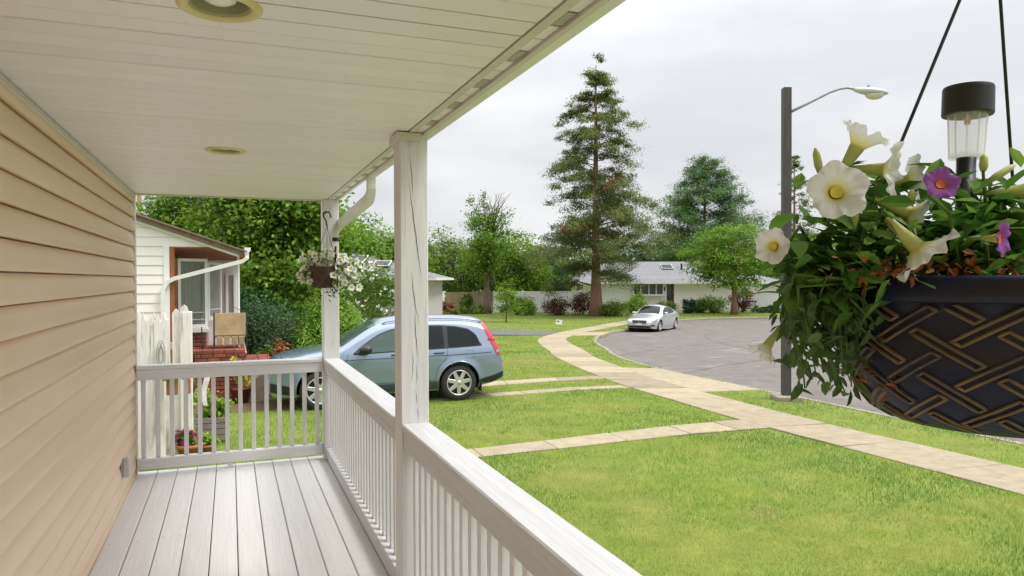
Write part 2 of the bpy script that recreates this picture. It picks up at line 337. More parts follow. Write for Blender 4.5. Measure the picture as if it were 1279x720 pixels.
aprons = thing('driveway_aprons', None, None); tag(aprons, kind='structure')
def slope_slab(poly, drop):              # falls to the kerb on its road side
    v = [(x,y,gz(x,y)+.007-d) for (x,y),d in zip(poly,drop)]; n = len(v); v += [(x,y,z-.12) for x,y,z in v]
    MB().add(v,[tuple(range(n)), tuple(range(2*n-1,n-1,-1))]+[(i,n+i,n+(i+1)%n,(i+1)%n) for i in range(n)]).build('slab', K['concrete'], aprons, bevel=.006)
A = apron_poly; mdl = lambda a,b,t: (a[0]+(b[0]-a[0])*t,a[1]+(b[1]-a[1])*t)
slope_slab([A[0],A[1],mdl(A[1],A[2],.495),mdl(A[0],A[3],.495)],[0,.0,.0,0]); slope_slab([mdl(A[0],A[3],.505),mdl(A[1],A[2],.505),A[2],A[3]],[0,.0,.0,0])
slope_slab(apron2_poly,[0,0,0,0]); slope_slab(apron3_poly,[0,0,0,0,0])
nd = MB().add([(x,y,gz(x,y)+.008) for x,y in drive_poly],[(0,1,2,3)]).build('driveway', K['asphalt2']); tag(nd, kind='structure')
dp = MB().add([(x,y,gz(x,y)+.006) for x,y in dirt_poly],[(0,1,2,3)]).build('path', K['soil']); tag(dp, kind='structure')

# ------------------------------------------------------------------ grass blades (short turf)
def vnoise(x, y, s, seed):               # cheap smooth value noise
    rr = np.random.default_rng(seed).random((64,64)); u = x*s; v = y*s; i = np.floor(u).astype(int); j = np.floor(v).astype(int); a = S(u-i); b = S(v-j)
    w = lambda p,q: rr[p%64,q%64]
    return (w(i,j)*(1-a)+w(i+1,j)*a)*(1-b)+(w(i,j+1)*(1-a)+w(i+1,j+1)*a)*b
DRY = [(797,632,.26,1.),(733,598,.42,.9),(693,601,.26,.85),(812,652,.25,.6),(650,452,.95,.95),(720,660,.3,.35),(1100,650,.4,.3),(600,535,.35,.35),(640,525,.4,.3),(1010,598,.3,.35),(880,690,.35,.45)]
NB = 760000
d_ = np.exp(RNG.uniform(math.log(2.6), math.log(62), NB)); an = RNG.uniform(R(-24), R(63), NB)
bx_, by_ = d_*np.sin(an), d_*np.cos(an)
ok = ~paved(bx_,by_)
ok &= ~((bx_ < 1.02) & (by_ < 6.95)) & ~((bx_ < -.2) & (by_ > 14.9)) & ~((bx_ < 10.5) & (by_ > 27))
bx_, by_, d_ = bx_[ok], by_[ok], d_[ok]; n = len(bx_)
dry = np.clip((vnoise(bx_,by_,.8,3)*.40+vnoise(bx_,by_,2.3,4)*.28+vnoise(bx_,by_,7.,8)*.32-.45)*2.6,0,.6)
lush = np.clip((vnoise(bx_+31,by_+7,.55,11)*.5+vnoise(bx_,by_,1.6,12)*.32+vnoise(bx_,by_,5,13)*.18-.48)*4.2,0,.85); dry *= 1-lush
for px,py,rr,am in DRY:
    p = gp(px,py); dry = np.maximum(dry, min(1,am*1.25)*np.exp(-(((bx_-p.x)**2+(by_-p.y)**2)/(rr*rr))*(.35+.5*vnoise(bx_,by_,7,5))))
lush *= np.clip(1-1.6*dry,0,1)
dry = np.clip(dry + (RNG.random(n) < .07)*RNG.uniform(.2,.8,n), 0, 1)
hgt = (.024+.026*RNG.random(n))*(.75+.6*vnoise(bx_,by_,1.3,6))*(1-.45*dry)*np.clip((d_/9)**.25,.8,1.4); wid = .0035*np.maximum(1,(d_/6))**.8*(.7+.6*RNG.random(n))
th = RNG.uniform(0,2*math.pi,n); lean = RNG.uniform(0,.9,n)*hgt; ld = RNG.uniform(0,2*math.pi,n)
z0 = g(bx_,by_); c, s_ = np.cos(th)*wid/2, np.sin(th)*wid/2
V = np.empty((n,3,3),np.float32)
V[:,0] = np.c_[bx_-c,by_-s_,z0-.003]; V[:,1] = np.c_[bx_+c,by_+s_,z0-.003]; V[:,2] = np.c_[bx_+np.cos(ld)*lean,by_+np.sin(ld)*lean,z0+hgt]
gm = npmesh('grass', V.reshape(-1,3), np.arange(3*n).reshape(-1,3), K['grass'], attr={'dry':np.repeat(dry,3),'lush':np.repeat(lush,3)})
tag(link('grass', gm), 'short green lawn grass with dry tan patches', 'grass', kind='stuff')
# ------------------------------------------------------------------ the house and its porch
XW = -.754; DZ = .68; CZ = 3.023; CAP = 1.592; XC = .773; XO = .915; YR = 6.70; YP = 3.48; Y0 = -2.6
house = thing('house', 'cream vinyl sided house wall along the left side of the porch', 'house', (XW,0,0))
EXP = .1225
def sidemesh(name, z0, ex, y0, y1, m, proud=.021, depth=.03, ph=0.):
    ny = 14; ys = np.linspace(y0,y1,ny); prof = [(-depth,0),(proud-.010,0),(proud,.007),(proud-.001,.03),(proud-.005,.06),(proud-.012,.088),(-.004,ex-.0065),(-.018,ex-.006),(-depth,ex-.006)]
    v = []; f = []
    for i,y in enumerate(ys):
        wv = .0028*math.sin(y*2.3+ph)+.0016*math.sin(y*5.1+ph*3)
        v += [(x+(wv if k in (1,2,3,4,5) else 0), y, z0+z) for k,(x,z) in enumerate(prof)]
    m_ = len(prof)
    for i in range(ny-1): f += [(i*m_+k,i*m_+(k+1)%m_,(i+1)*m_+(k+1)%m_,(i+1)*m_+k) for k in range(m_)]
    f += [tuple(range(m_)), tuple((ny-1)*m_+k for k in range(m_))]
    return MB().add(v,f).mesh(name, m, True)
z = DZ-.06; i = 0
while z < CZ-.02:
    ex = min(EXP, CZ-.012-z)
    link('siding_board', sidemesh('siding_board', z, ex, Y0, 6.70, K['siding'], ph=i*1.7), house); z += EXP; i += 1
MB().box(-.25,-.032,Y0,6.70,.0,CZ+.5).build('wall_core', K['trim'], house)
MB().box(-.033,.022,6.70,6.775,.3,CZ-.002).build('corner_trim', K['trim'], house, bevel=.003)
MB().box(-.02,.022,Y0,6.69,CZ-.030,CZ-.006).box(-.02,.030,Y0,6.69,CZ-.040,CZ-.031).build('ceiling_channel', K['soffit_trim'], house, bevel=.002)
MB().box(-.25,-.034,6.702,6.77,.0,CZ-.004).build('end_wall', K['trim'], house)

deck = thing('porch_deck', 'pale grey painted wooden porch deck of long boards', 'deck', (0,0,0))
bw = .1535; x = XW+.017; i = 0
for i in range(11):
    x0 = XW+.017+i*bw; x1 = min(x0+bw-.0055, .925)
    if x0 > .9: break
    b = MB().box(x0,x1,Y0,6.80,DZ-.03,DZ+RNG.normal(0,.0007)).build('deck_board', K['deck'], deck, bevel=.004)
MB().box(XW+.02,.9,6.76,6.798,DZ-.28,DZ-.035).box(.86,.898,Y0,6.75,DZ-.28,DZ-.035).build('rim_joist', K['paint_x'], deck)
MB().box(XW+.03,.85,Y0,6.75,DZ-.10,DZ-.045).build('underside', K['crack'], deck)
for yy in (-1.5,3.55,6.69): MB().box(.79,.9,yy,yy+.1,-.2,DZ-.11).build('footing_post', K['paint'], deck)
sm = MB().lathe([(0,.0012),(.0025,.001),(.003,0)],8).mesh('screw', K['crack'])
for i in range(10):
    for y in np.arange(-1.2,6.6,1.24):
        for q in (.03,.115): link('screw', sm, deck, (XW+.017+i*bw+q+random.gauss(0,.003), y+random.gauss(0,.008), DZ+.001))

# porch roof: soffit strips, trims, vents, gutter
roof = thing('porch_roof', 'white vinyl porch ceiling with cream eave trim and gutter', 'porch roof', (0,0,CZ))
PW = .118; y = Y0; k = 0; LIGHTS = [(-.02,2.06),(-.02,4.33)]; HR = .085
def strip_mesh(deep):
    g_ = .010 if deep else .006; a = PW-g_; c = .003 if deep else .003
    return MB().prism([(0,.012),(0,c),(c,0),(a-c,0),(a,c),(a,.012)],'x',XW+.003,.812).mesh('ceiling_panel', K['soffit'])
sms = [strip_mesh(False), strip_mesh(True)]
while y+PW < 6.785:
    hit = [q for q in LIGHTS if y < q[1]+HR and y+PW > q[1]-HR]
    if not hit: link('ceiling_panel', sms[1 if k%3 == 2 else 0], roof, (0,y,RNG.normal(0,.0006)))
    else:                                 # panels cut round a recessed light
        lx_, ly_ = hit[0]; y1 = y+PW-(.010 if k%3 == 2 else .006); ys = np.linspace(y,y1,12); hw = np.sqrt(np.maximum(0,HR**2-(ys-ly_)**2))
        for s_,xe in ((-1,XW+.003),(1,.812)):
            pg = [(xe,y)]+[(lx_+s_*max(h_,.0005),yy) for h_,yy in zip(hw,ys)]+[(xe,y1)]
            MB().prism(pg,'z',0,.012).build('ceiling_panel', K['soffit'], roof)
    y += PW; k += 1
YC = y
MB().box(XW,.889,Y0,YC,.085,.095).build('backing', K['soffit2'], roof)
MB().box(.819,.852,Y0,YC,-.004,.012).build('eave_trim', K['soffit_trim'], roof, bevel=.0015)
vb = MB().box(0,.033,.004,PW-.004,.0,.012).mesh('vent_block', K['soffit'])
vl = MB()
for j in range(7): vl.box(.003,.030,.012+j*.0135,.018+j*.0135,-.0015,.01)
vlm = vl.mesh('vent_louvre', K['soffit_trim']); y = Y0; k = 0
while y+PW < YC+.001:
    link('vent_louvre' if k%3 == 1 else 'vent_block', vlm if k%3 == 1 else vb, roof, (.854,y,0)); y += PW; k += 1
MB().box(.890,.912,Y0,YC,-.012,.14).build('fascia', K['soffit_trim'], roof, bevel=.0015)
MB().box(XW,.912,YC+.001,YC+.02,-.012,.16).build('end_fascia', K['soffit_trim'], roof, bevel=.0015)
gy1 = 5.24
MB().prism([(.914,.0),(.914,-.006),(.955,-.006),(.962,.004),(.975,.045),(1.02,.075),(1.025,.105),(1.018,.105),(1.012,.08),(.968,.05),(.955,.006)],'y',Y0,gy1).build('gutter', K['gutter'], roof)
MB().prism([(.914,-.006),(.955,-.006),(.962,.004),(.975,.045),(1.02,.075),(1.025,.105),(.914,.105)],'y',gy1+.0005,gy1+.004).build('gutter_end_cap', K['gutter'], roof)
# pitched shingle roof above
MB().add([(-3.2,Y0,1.5),(1.0,Y0,.135),(1.0,YC+.1,.135),(-3.2,YC+.1,1.5),(-3.2,Y0,1.47),(1.0,Y0,.11),(1.0,YC+.1,.11),(-3.2,YC+.1,1.47)],[(0,1,2,3),(7,6,5,4),(0,4,5,1),(1,5,6,2),(2,6,7,3),(3,7,4,0)]).build('roof_slope', K['shingle'], roof)
dsp = [(.938,5.15,-.004),(.938,5.15,-.075),(.938,5.165,-.11),(.938,5.21,-.135),(.937,5.29,-.148),(.93,6.70,-.225),(.925,6.87,-.25),(.915,6.90,-.31),(.91,6.90,-2.9)]
MB().rect_tube(dsp,.07,.055,up=(1,.0,.01)).build('downspout', K['gutter'], roof)

# posts
def post(yn, label, seed):
    p = thing('porch_post', label, 'post', ((XC+XO)/2, yn+.07, DZ), 0, 'white square porch posts')
    w = .0705
    MB().box(-w,w,-.07,.07,0,CZ-DZ-.001).build('shaft', K['paint'], p, bevel=.005)
    return p
post1 = post(YP, 'square white wooden porch post in the foreground with long drying cracks', 1)
post2 = post(6.63, 'square white porch corner post behind the small white hanging basket', 2)
MB().box(-.088,.030,-.088,-.0715,CZ-DZ-.045,CZ-DZ-.006).box(-.088,-.0715,-.0705,.09,CZ-DZ-.045,CZ-DZ-.006).build('collar', K['soffit_trim'], post1, bevel=.002)
def crack(pts, w, parent, face=-.0708):
    v = []; f = []; n = len(pts)
    for i,(x,z) in enumerate(pts):
        ww = w*math.sin(math.pi*(i+.35)/(n-.3)); v += [(x-ww,face-.0004,z),(x+ww,face-.0004,z),(x-ww*.4,face+.004,z),(x+ww*.4,face+.004,z)]
    for i in range(n-1): f.append((4*i,4*i+1,4*i+5,4*i+4))
    MB().add(v,f).build('crack', K['crack'], parent)
def crackline(x0,z0,x1,z1,w,parent,n=14,j=.0022):
    x = np.linspace(x0,x1,n)+np.cumsum(RNG.normal(0,j,n))*.8; crack(list(zip(x,np.linspace(z0,z1,n))), w, parent)
H = CZ-DZ
for a in [(-.022,2.24,-.006,2.02,.0013),(-.028,2.10,.028,1.62,.0018),(-.014,1.66,.018,1.40,.0016),(.004,1.47,.012,1.22,.0014),(.004,1.20,.010,1.10,.0011),(-.004,1.08,.004,1.0,.001),(-.010,1.27,-.004,1.12,.001),(-.012,2.34,-.010,2.26,.0008),(.012,.99,.016,.93,.001)]: crackline(*a, post1)
for a in [(-.01,2.3,-.004,2.15,.0011),(.012,1.1,.014,1.0,.0008)]: crackline(*a, post2)

# railings
balm = MB().box(-.0175,.0175,-.0175,.0175,0,1).mesh('baluster', K['paint'], bevel=.003)
def railing_y(y0, y1, label, gap=.022):
    t = thing('railing', label, 'railing', (0,y0,DZ), 0, 'white wooden porch railings')
    L_ = y1-y0
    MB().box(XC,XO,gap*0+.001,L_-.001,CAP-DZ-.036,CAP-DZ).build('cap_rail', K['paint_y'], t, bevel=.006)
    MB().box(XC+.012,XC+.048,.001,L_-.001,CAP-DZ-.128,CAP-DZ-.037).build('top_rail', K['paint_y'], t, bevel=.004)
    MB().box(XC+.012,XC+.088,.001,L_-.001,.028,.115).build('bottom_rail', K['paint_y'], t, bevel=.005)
    n = int(round(L_/.108)); st_ = L_/n
    for i in range(n):
        b = link('baluster', balm, t, (XC+.067, st_*(i+.5), .116)); b.scale = (1,1,CAP-DZ-.037-.116)
    return t
railing_y(-1.3, YP-.001, 'long white porch railing section nearest the camera, right of the deck')
railing_y(YP+.142, 6.629, 'white porch railing section between the cracked post and the corner post')
t = thing('railing', 'short white porch railing across the far end of the deck', 'railing', (XW+.02,YR,DZ), 0, 'white wooden porch railings')
L_ = XC-XW-.022
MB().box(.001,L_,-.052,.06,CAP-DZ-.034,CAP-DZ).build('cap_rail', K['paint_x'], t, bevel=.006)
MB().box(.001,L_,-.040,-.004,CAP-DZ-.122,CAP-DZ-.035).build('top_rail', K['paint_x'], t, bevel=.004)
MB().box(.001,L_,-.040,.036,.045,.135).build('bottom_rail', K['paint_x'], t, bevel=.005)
MB().box(.70,.745,-.035,.03,.0,.0445).build('support_block', K['paint_x'], t, bevel=.003)
for i in range(14):
    b = link('baluster', balm, t, (.05+i*(L_-.1)/13, .014, .136)); b.scale = (1,1,CAP-DZ-.035-.136)

# recessed ceiling lights
K['ring'] = mat('yellowed_light_trim', (.62,.52,.24), (.70,.60,.32), rough=.4, nscale=8)
K['baffle'] = mat('olive_baffle', (.34,.32,.20), rough=.45)
K['bulb'] = mat('frosted_bulb', (.85,.85,.83), rough=.25)
for (lx,ly,lab) in ((-.02,2.06,'recessed ceiling light with yellowed trim ring nearest the camera'),(-.02,4.33,'recessed ceiling light farther along the porch ceiling')):
    t = thing('recessed_light', lab, 'ceiling light', (lx,ly,CZ), 0, 'recessed porch ceiling lights')
    MB().lathe([(.108,-.0005),(.106,-.006),(.098,-.010),(.088,-.009),(.078,-.004),(.076,.006)],48).build('trim_ring', K['ring'], t, True)
    b = MB(); prof = [(.0775,-.002)]
    for j in range(8): prof += [(.074-.002*j,.002+.008*j),(.070-.002*j,.004+.008*j)]
    b.lathe(prof+[(.05,.068),(.0,.07)],40); b.build('baffle', K['baffle'], t, True)
    MB().lathe([(.0,.004),(.022,.006),(.04,.014),(.047,.028),(.044,.045),(.03,.066)],32).build('bulb', K['bulb'], t, True)
# weatherproof outlet on the wall
K['greyplastic'] = mat('grey_plastic_cover', (.30,.30,.30), (.36,.36,.36), rough=.4, nscale=9)
o = thing('outlet_box', 'small grey weatherproof outlet box on the cream siding near the deck', 'outlet', (XW+.012,5.85,.945))
MB().box(0,.012,-.045,.045,-.07,.07).build('back_plate', K['greyplastic'], o, bevel=.003)
MB().box(.0125,.055,-.038,.038,-.062,.062).build('cover', mat('light_grey_cover',(.50,.50,.49),rough=.35), o, bevel=.006)
MB().tube([(.03,-.036,.066),(.03,.036,.066)],.006,8).build('hinge', K['greyplastic'], o)
# ------------------------------------------------------------------ vegetation generators
def leaf_quads(P, size, up=.3, aspect=.55, droop=0., rng=RNG, outward=None):
    """diamond leaves, slightly folded: two triangles each, as one quad with a bent middle"""
    n = len(P); nrm = rng.normal(size=(n,3)); nrm[:,2] = np.abs(nrm[:,2])*(.6+up) + up
    if outward is not None: nrm += outward
    nrm /= np.linalg.norm(nrm,axis=1)[:,None]
    t = rng.normal(size=(n,3)); t[:,2] -= droop; t -= nrm*np.sum(t*nrm,axis=1)[:,None]; t /= np.linalg.norm(t,axis=1)[:,None]+1e-9
    b = np.cross(nrm,t); sz = (np.asarray(size)*(.65+.7*rng.random(n)))[:,None]
    V = np.empty((n,4,3),np.float32)
    V[:,0] = P-t*sz*.5; V[:,1] = P+b*sz*aspect*.5+nrm*sz*.10; V[:,2] = P+t*sz*.5-nrm*sz*.08; V[:,3] = P-b*sz*aspect*.5+nrm*sz*.10
    return V.reshape(-1,3)
def leaf_obj(name, V, m, parent=None, kind=None):
    o = link(name, npmesh(name, V, np.arange(len(V)).reshape(-1,4), m), parent)
    if kind: o['kind'] = kind
    return o
def blob_clusters(n, rad, rng, shell=.5, bottom=-1.):
    """cluster centres in an ellipsoid with an uneven surface"""
    d = rng.normal(size=(n,3)); d /= np.linalg.norm(d,axis=1)[:,None]; d[:,2] = np.maximum(d[:,2], bottom)
    ph = rng.uniform(0,6.28,6); w = 1+.16*np.sin(3*np.arctan2(d[:,1],d[:,0])+ph[0])+.14*np.sin(4*d[:,2]+ph[1]+2*np.arctan2(d[:,1],d[:,0]))+rng.normal(0,.07,n)
    r = (shell+(1-shell)*rng.random(n)**.6)*w
    return d*r[:,None]*np.array(rad)
def limb_tree(trunk_h, r0, crown_c, centers, rng, nl=9, lean=(0,0)):
    """tapered trunk with limbs running out to some of the clusters"""
    mb = MB(); top = Vector((lean[0],lean[1],trunk_h)); pts = [Vector((lean[0]*t+.04*math.sin(3*t),lean[1]*t+.04*math.sin(4*t),trunk_h*t-.1*(t==0))) for t in np.linspace(0,1,7)]
    mb.tube(pts,[r0*(1.45 if i == 0 else 1)*(1-.75*i/6) for i in range(7)],9)
    limbs = MB(); ids = rng.choice(len(centers), min(nl,len(centers)), replace=False)
    for i in ids:
        c = Vector(centers[i]); t = rng.uniform(.4,.98); s = pts[min(6,int(t*6))]; m1 = s.lerp(c,.5)+Vector((0,0,.12*(c-s).length))
        limbs.tube([s,m1*.5+s*.5,m1,m1*.35+c*.65,c],[r0*.42,r0*.34,r0*.24,r0*.13,r0*.04],6)
    return mb, limbs
def broadleaf(name, label, loc, h, crown_r, crown_h, mt, base=None, n=120, per=90, leaf=.16, seed=1, r0=.15, group=None, cat='tree', bark='bark', csize=.6, shell=.45, aspect=.6, droop=.3, nl=10, flat=.6, rz=0):
    rng = np.random.default_rng(seed); t = thing(name, label, cat, loc, rz, group)
    cz = h-crown_h/2 if base is None else base+crown_h/2
    C = blob_clusters(n,(crown_r,crown_r,crown_h/2),rng,shell)+np.array([0,0,cz])
    mb, lm = limb_tree(cz+crown_h*.2, r0, cz, C, rng, nl); mb.build('trunk', K[bark], t, True); lm.build('limbs', K[bark], t, True)
    cl = rng.normal(size=(n,per,3))*np.array([csize,csize,csize*flat])*(.6+.7*rng.random((n,1,1)))*.55
    P = (C[:,None,:]+cl).reshape(-1,3)
    outw = np.repeat((C-np.array([0,0,cz])),per,axis=0); outw /= np.linalg.norm(outw,axis=1)[:,None]+1e-6
    leaf_obj('crown', leaf_quads(P,leaf,aspect=aspect,droop=droop,rng=rng,outward=outw*.5), K[mt], t); return t
def bush(name, label, loc, rx, rz_, mt, n=45, per=60, leaf=.05, seed=1, group=None, ry=None, cat='shrub', aspect=.6, csize=None, stems=6, cone=0., z0=0.):
    rng = np.random.default_rng(seed); t = thing(name, label, cat, loc, 0, group); ry = ry or rx
    C = blob_clusters(n,(rx*.85,ry*.85,rz_/2*.9),rng,.55)
    if cone: f = np.clip(1-cone*(C[:,2]/(rz_/2)+1)/2,.02,2); C[:,0] *= f; C[:,1] *= f
    C += np.array([0,0,rz_/2+z0])
    mb = MB()
    for i in range(stems):
        c = Vector(C[rng.integers(n)]); a = Vector((rng.normal(0,.06*rx),rng.normal(0,.06*rx),-.05)); mb.tube([a,a.lerp(c,.5)+Vector((0,0,.05)),c],[.012+.014*rz_,.010+.006*rz_,.003],5)
    mb.build('stems', K['bark'], t, True)
    cs = csize or .28*min(rx,rz_)
    P = (C[:,None,:]+rng.normal(size=(n,per,3))*cs*np.array([1,1,.8])*.7).reshape(-1,3); P[:,2] = np.maximum(P[:,2], .01)
    outw = P-np.array([0,0,rz_/2+z0]); outw /= np.linalg.norm(outw,axis=1)[:,None]+1e-6
    leaf_obj('foliage', leaf_quads(P,leaf,aspect=aspect,rng=rng,outward=outw*.7), K[mt], t); return t
def conifer(name, label, loc, h, rad, mt, seed=1, r0=.3, whorls=34, per_whorl=5, first=.14, bark='bark_red', leaf=.16, clump=.42, nleaf=70, droop=.25, rise=.0, taper=.85, gaps=.15, cat='tree', aspect=.4, profile=None, group=None, inner=.35, cpl=7, flat=.33, zj=1., lv=(.6,1.15)):
    rng = np.random.default_rng(seed); t = thing(name, label, cat, loc, 0, group)
    pts = [Vector((.06*math.sin(2.1*q+seed)*h*.03,.05*math.sin(3*q)*h*.03,h*q-.15*(q == 0))) for q in np.linspace(0,1,14)]
    MB().tube(pts,[r0*(1.5 if i == 0 else (1.15 if i == 1 else 1))*(1-.95*i/13) for i in range(14)],12).build('trunk', K[bark], t, True)
    br = MB(); P = []; OUT = []; cl_info = []; br.tube([(0,0,h*first*.8),(0,0,h*.5),(0,0,h*.985)],[.02,.015,.006],5)
    for w in range(whorls):
        q = first+(1-first)*((w+.3)/whorls); hz = h*q
        prof = profile(q) if profile else (1-q)**taper
        for b in range(per_whorl):
            if rng.random() < gaps: continue
            a = 2*math.pi*(b/per_whorl)+rng.uniform(-.6,.6)+w*1.1; Lb = rad*prof*rng.uniform(*lv)+.25
            z1 = hz+rng.uniform(-.5,.5)*h/whorls*zj; dirv = np.array([math.cos(a),math.sin(a)])
            pos = lambda s: np.array([dirv[0]*Lb*s, dirv[1]*Lb*s, z1+Lb*(rise*s-droop*s*s+ .10*math.sin(3*s))])
            br.tube([Vector(pos(s)) for s in (0,.35,.7,1)],[max(.012,r0*.20*(1-q)+.012),.03*(1-q)+.012,.012,.005],5)
            nc = max(2,int(cpl*Lb/rad+1.5))
            for c in range(nc):
                s = inner+(1-inner)*(c+rng.random())/nc; p = pos(s)+np.array([-dirv[1],dirv[0],0])*rng.normal(0,.16*Lb)*(.4+s*.6); p[2] += rng.normal(0,.12)
                cs = clump*(.55+.6*rng.random())*(.6+.6*(1-q)); cl_info.append((p,cs,dirv))
    for p,cs,dv in cl_info:
        k = int(nleaf*(.5+cs/clump*.5)); P.append(p+rng.normal(size=(k,3))*np.array([cs,cs,cs*flat])*.6); OUT.append(np.tile([dv[0]*.6,dv[1]*.6,.5],(k,1)))
    br.build('branches', K[bark], t, True)
    leaf_obj('crown', leaf_quads(np.vstack(P),leaf,aspect=aspect,droop=.4,rng=rng,outward=np.vstack(OUT)), K[mt], t)
    return t, cl_info
K['leaf_bright'] = leafmat('bright_broadleaf', [(.045,.11,.012),(.11,.22,.02),(.20,.34,.03),(.33,.47,.06)], trans=.42, nscale=.9)
K['leaf_mid'] = leafmat('mid_green_leaf', [(.035,.08,.014),(.095,.17,.024),(.17,.27,.036),(.26,.36,.06)], trans=.4, nscale=.8)
K['leaf_dark'] = leafmat('dark_evergreen', [(0.022,0.056,0.022),(0.042,0.104,0.035),(0.072,0.152,0.048)], trans=.2, nscale=.8)
K['leaf_blue'] = leafmat('blue_green_yew', [(.03,.07,.025),(.055,.115,.04),(.10,.17,.06)], trans=.2, nscale=1.5)
K['leaf_lime'] = leafmat('lime_foliage', [(0.117,0.221,0.016),(0.208,0.351,0.026),(0.338,0.468,0.052)], trans=.35, nscale=2)
K['leaf_spruce'] = leafmat('dwarf_spruce', [(.12,.25,.03),(.22,.40,.04),(.33,.50,.07)], trans=.2, nscale=2.5)
K['leaf_olive'] = leafmat('olive_conifer', [(0.052,0.081,0.023),(0.107,0.149,0.038),(0.178,0.220,0.052),(0.238,0.204,0.066)], trans=.35, nscale=.5)
K['leaf_pine'] = leafmat('white_pine', [(.035,.095,.022),(.08,.17,.035),(.14,.25,.055)], trans=.25, nscale=.35)
K['leaf_maroon'] = leafmat('maroon_barberry', [(0.053,0.018,0.018),(0.112,0.038,0.027),(0.165,0.075,0.045),(0.105,0.112,0.045)], trans=.25, nscale=1)
K['leaf_orange'] = leafmat('orange_leaves', [(.25,.06,.02),(.38,.12,.04),(.3,.16,.05)], trans=.3, nscale=2)
K['leaf_red'] = leafmat('red_vine_leaves', [(.16,.025,.015),(.26,.05,.028),(.16,.06,.03)], trans=.3, nscale=2)
K['leaf_brown'] = leafmat('dry_brown_leaves', [(.08,.04,.025),(.15,.07,.045),(.12,.08,.04)], trans=.2, nscale=2)
K['bloom_white'] = leafmat('white_blossom', [(.75,.75,.66),(.82,.82,.76),(.8,.74,.70)], trans=.3, nscale=3)
K['bloom_cream'] = leafmat('cream_blossom', [(.72,.74,.52),(.80,.81,.64),(.84,.84,.74)], trans=.35, nscale=8)
K['bloom_pink'] = leafmat('hot_pink_blossom', [(.55,.02,.20),(.7,.05,.32)], trans=.3, nscale=8)
K['leaf_yellow'] = leafmat('yellow_leaves', [(.30,.30,.03),(.5,.42,.04),(.6,.5,.08)], trans=.3, nscale=4)
K['leaf_olive2'] = leafmat('olive_spruce', [(0.060,0.093,0.024),(0.111,0.170,0.037),(0.187,0.238,0.060)], trans=.2, nscale=.6)
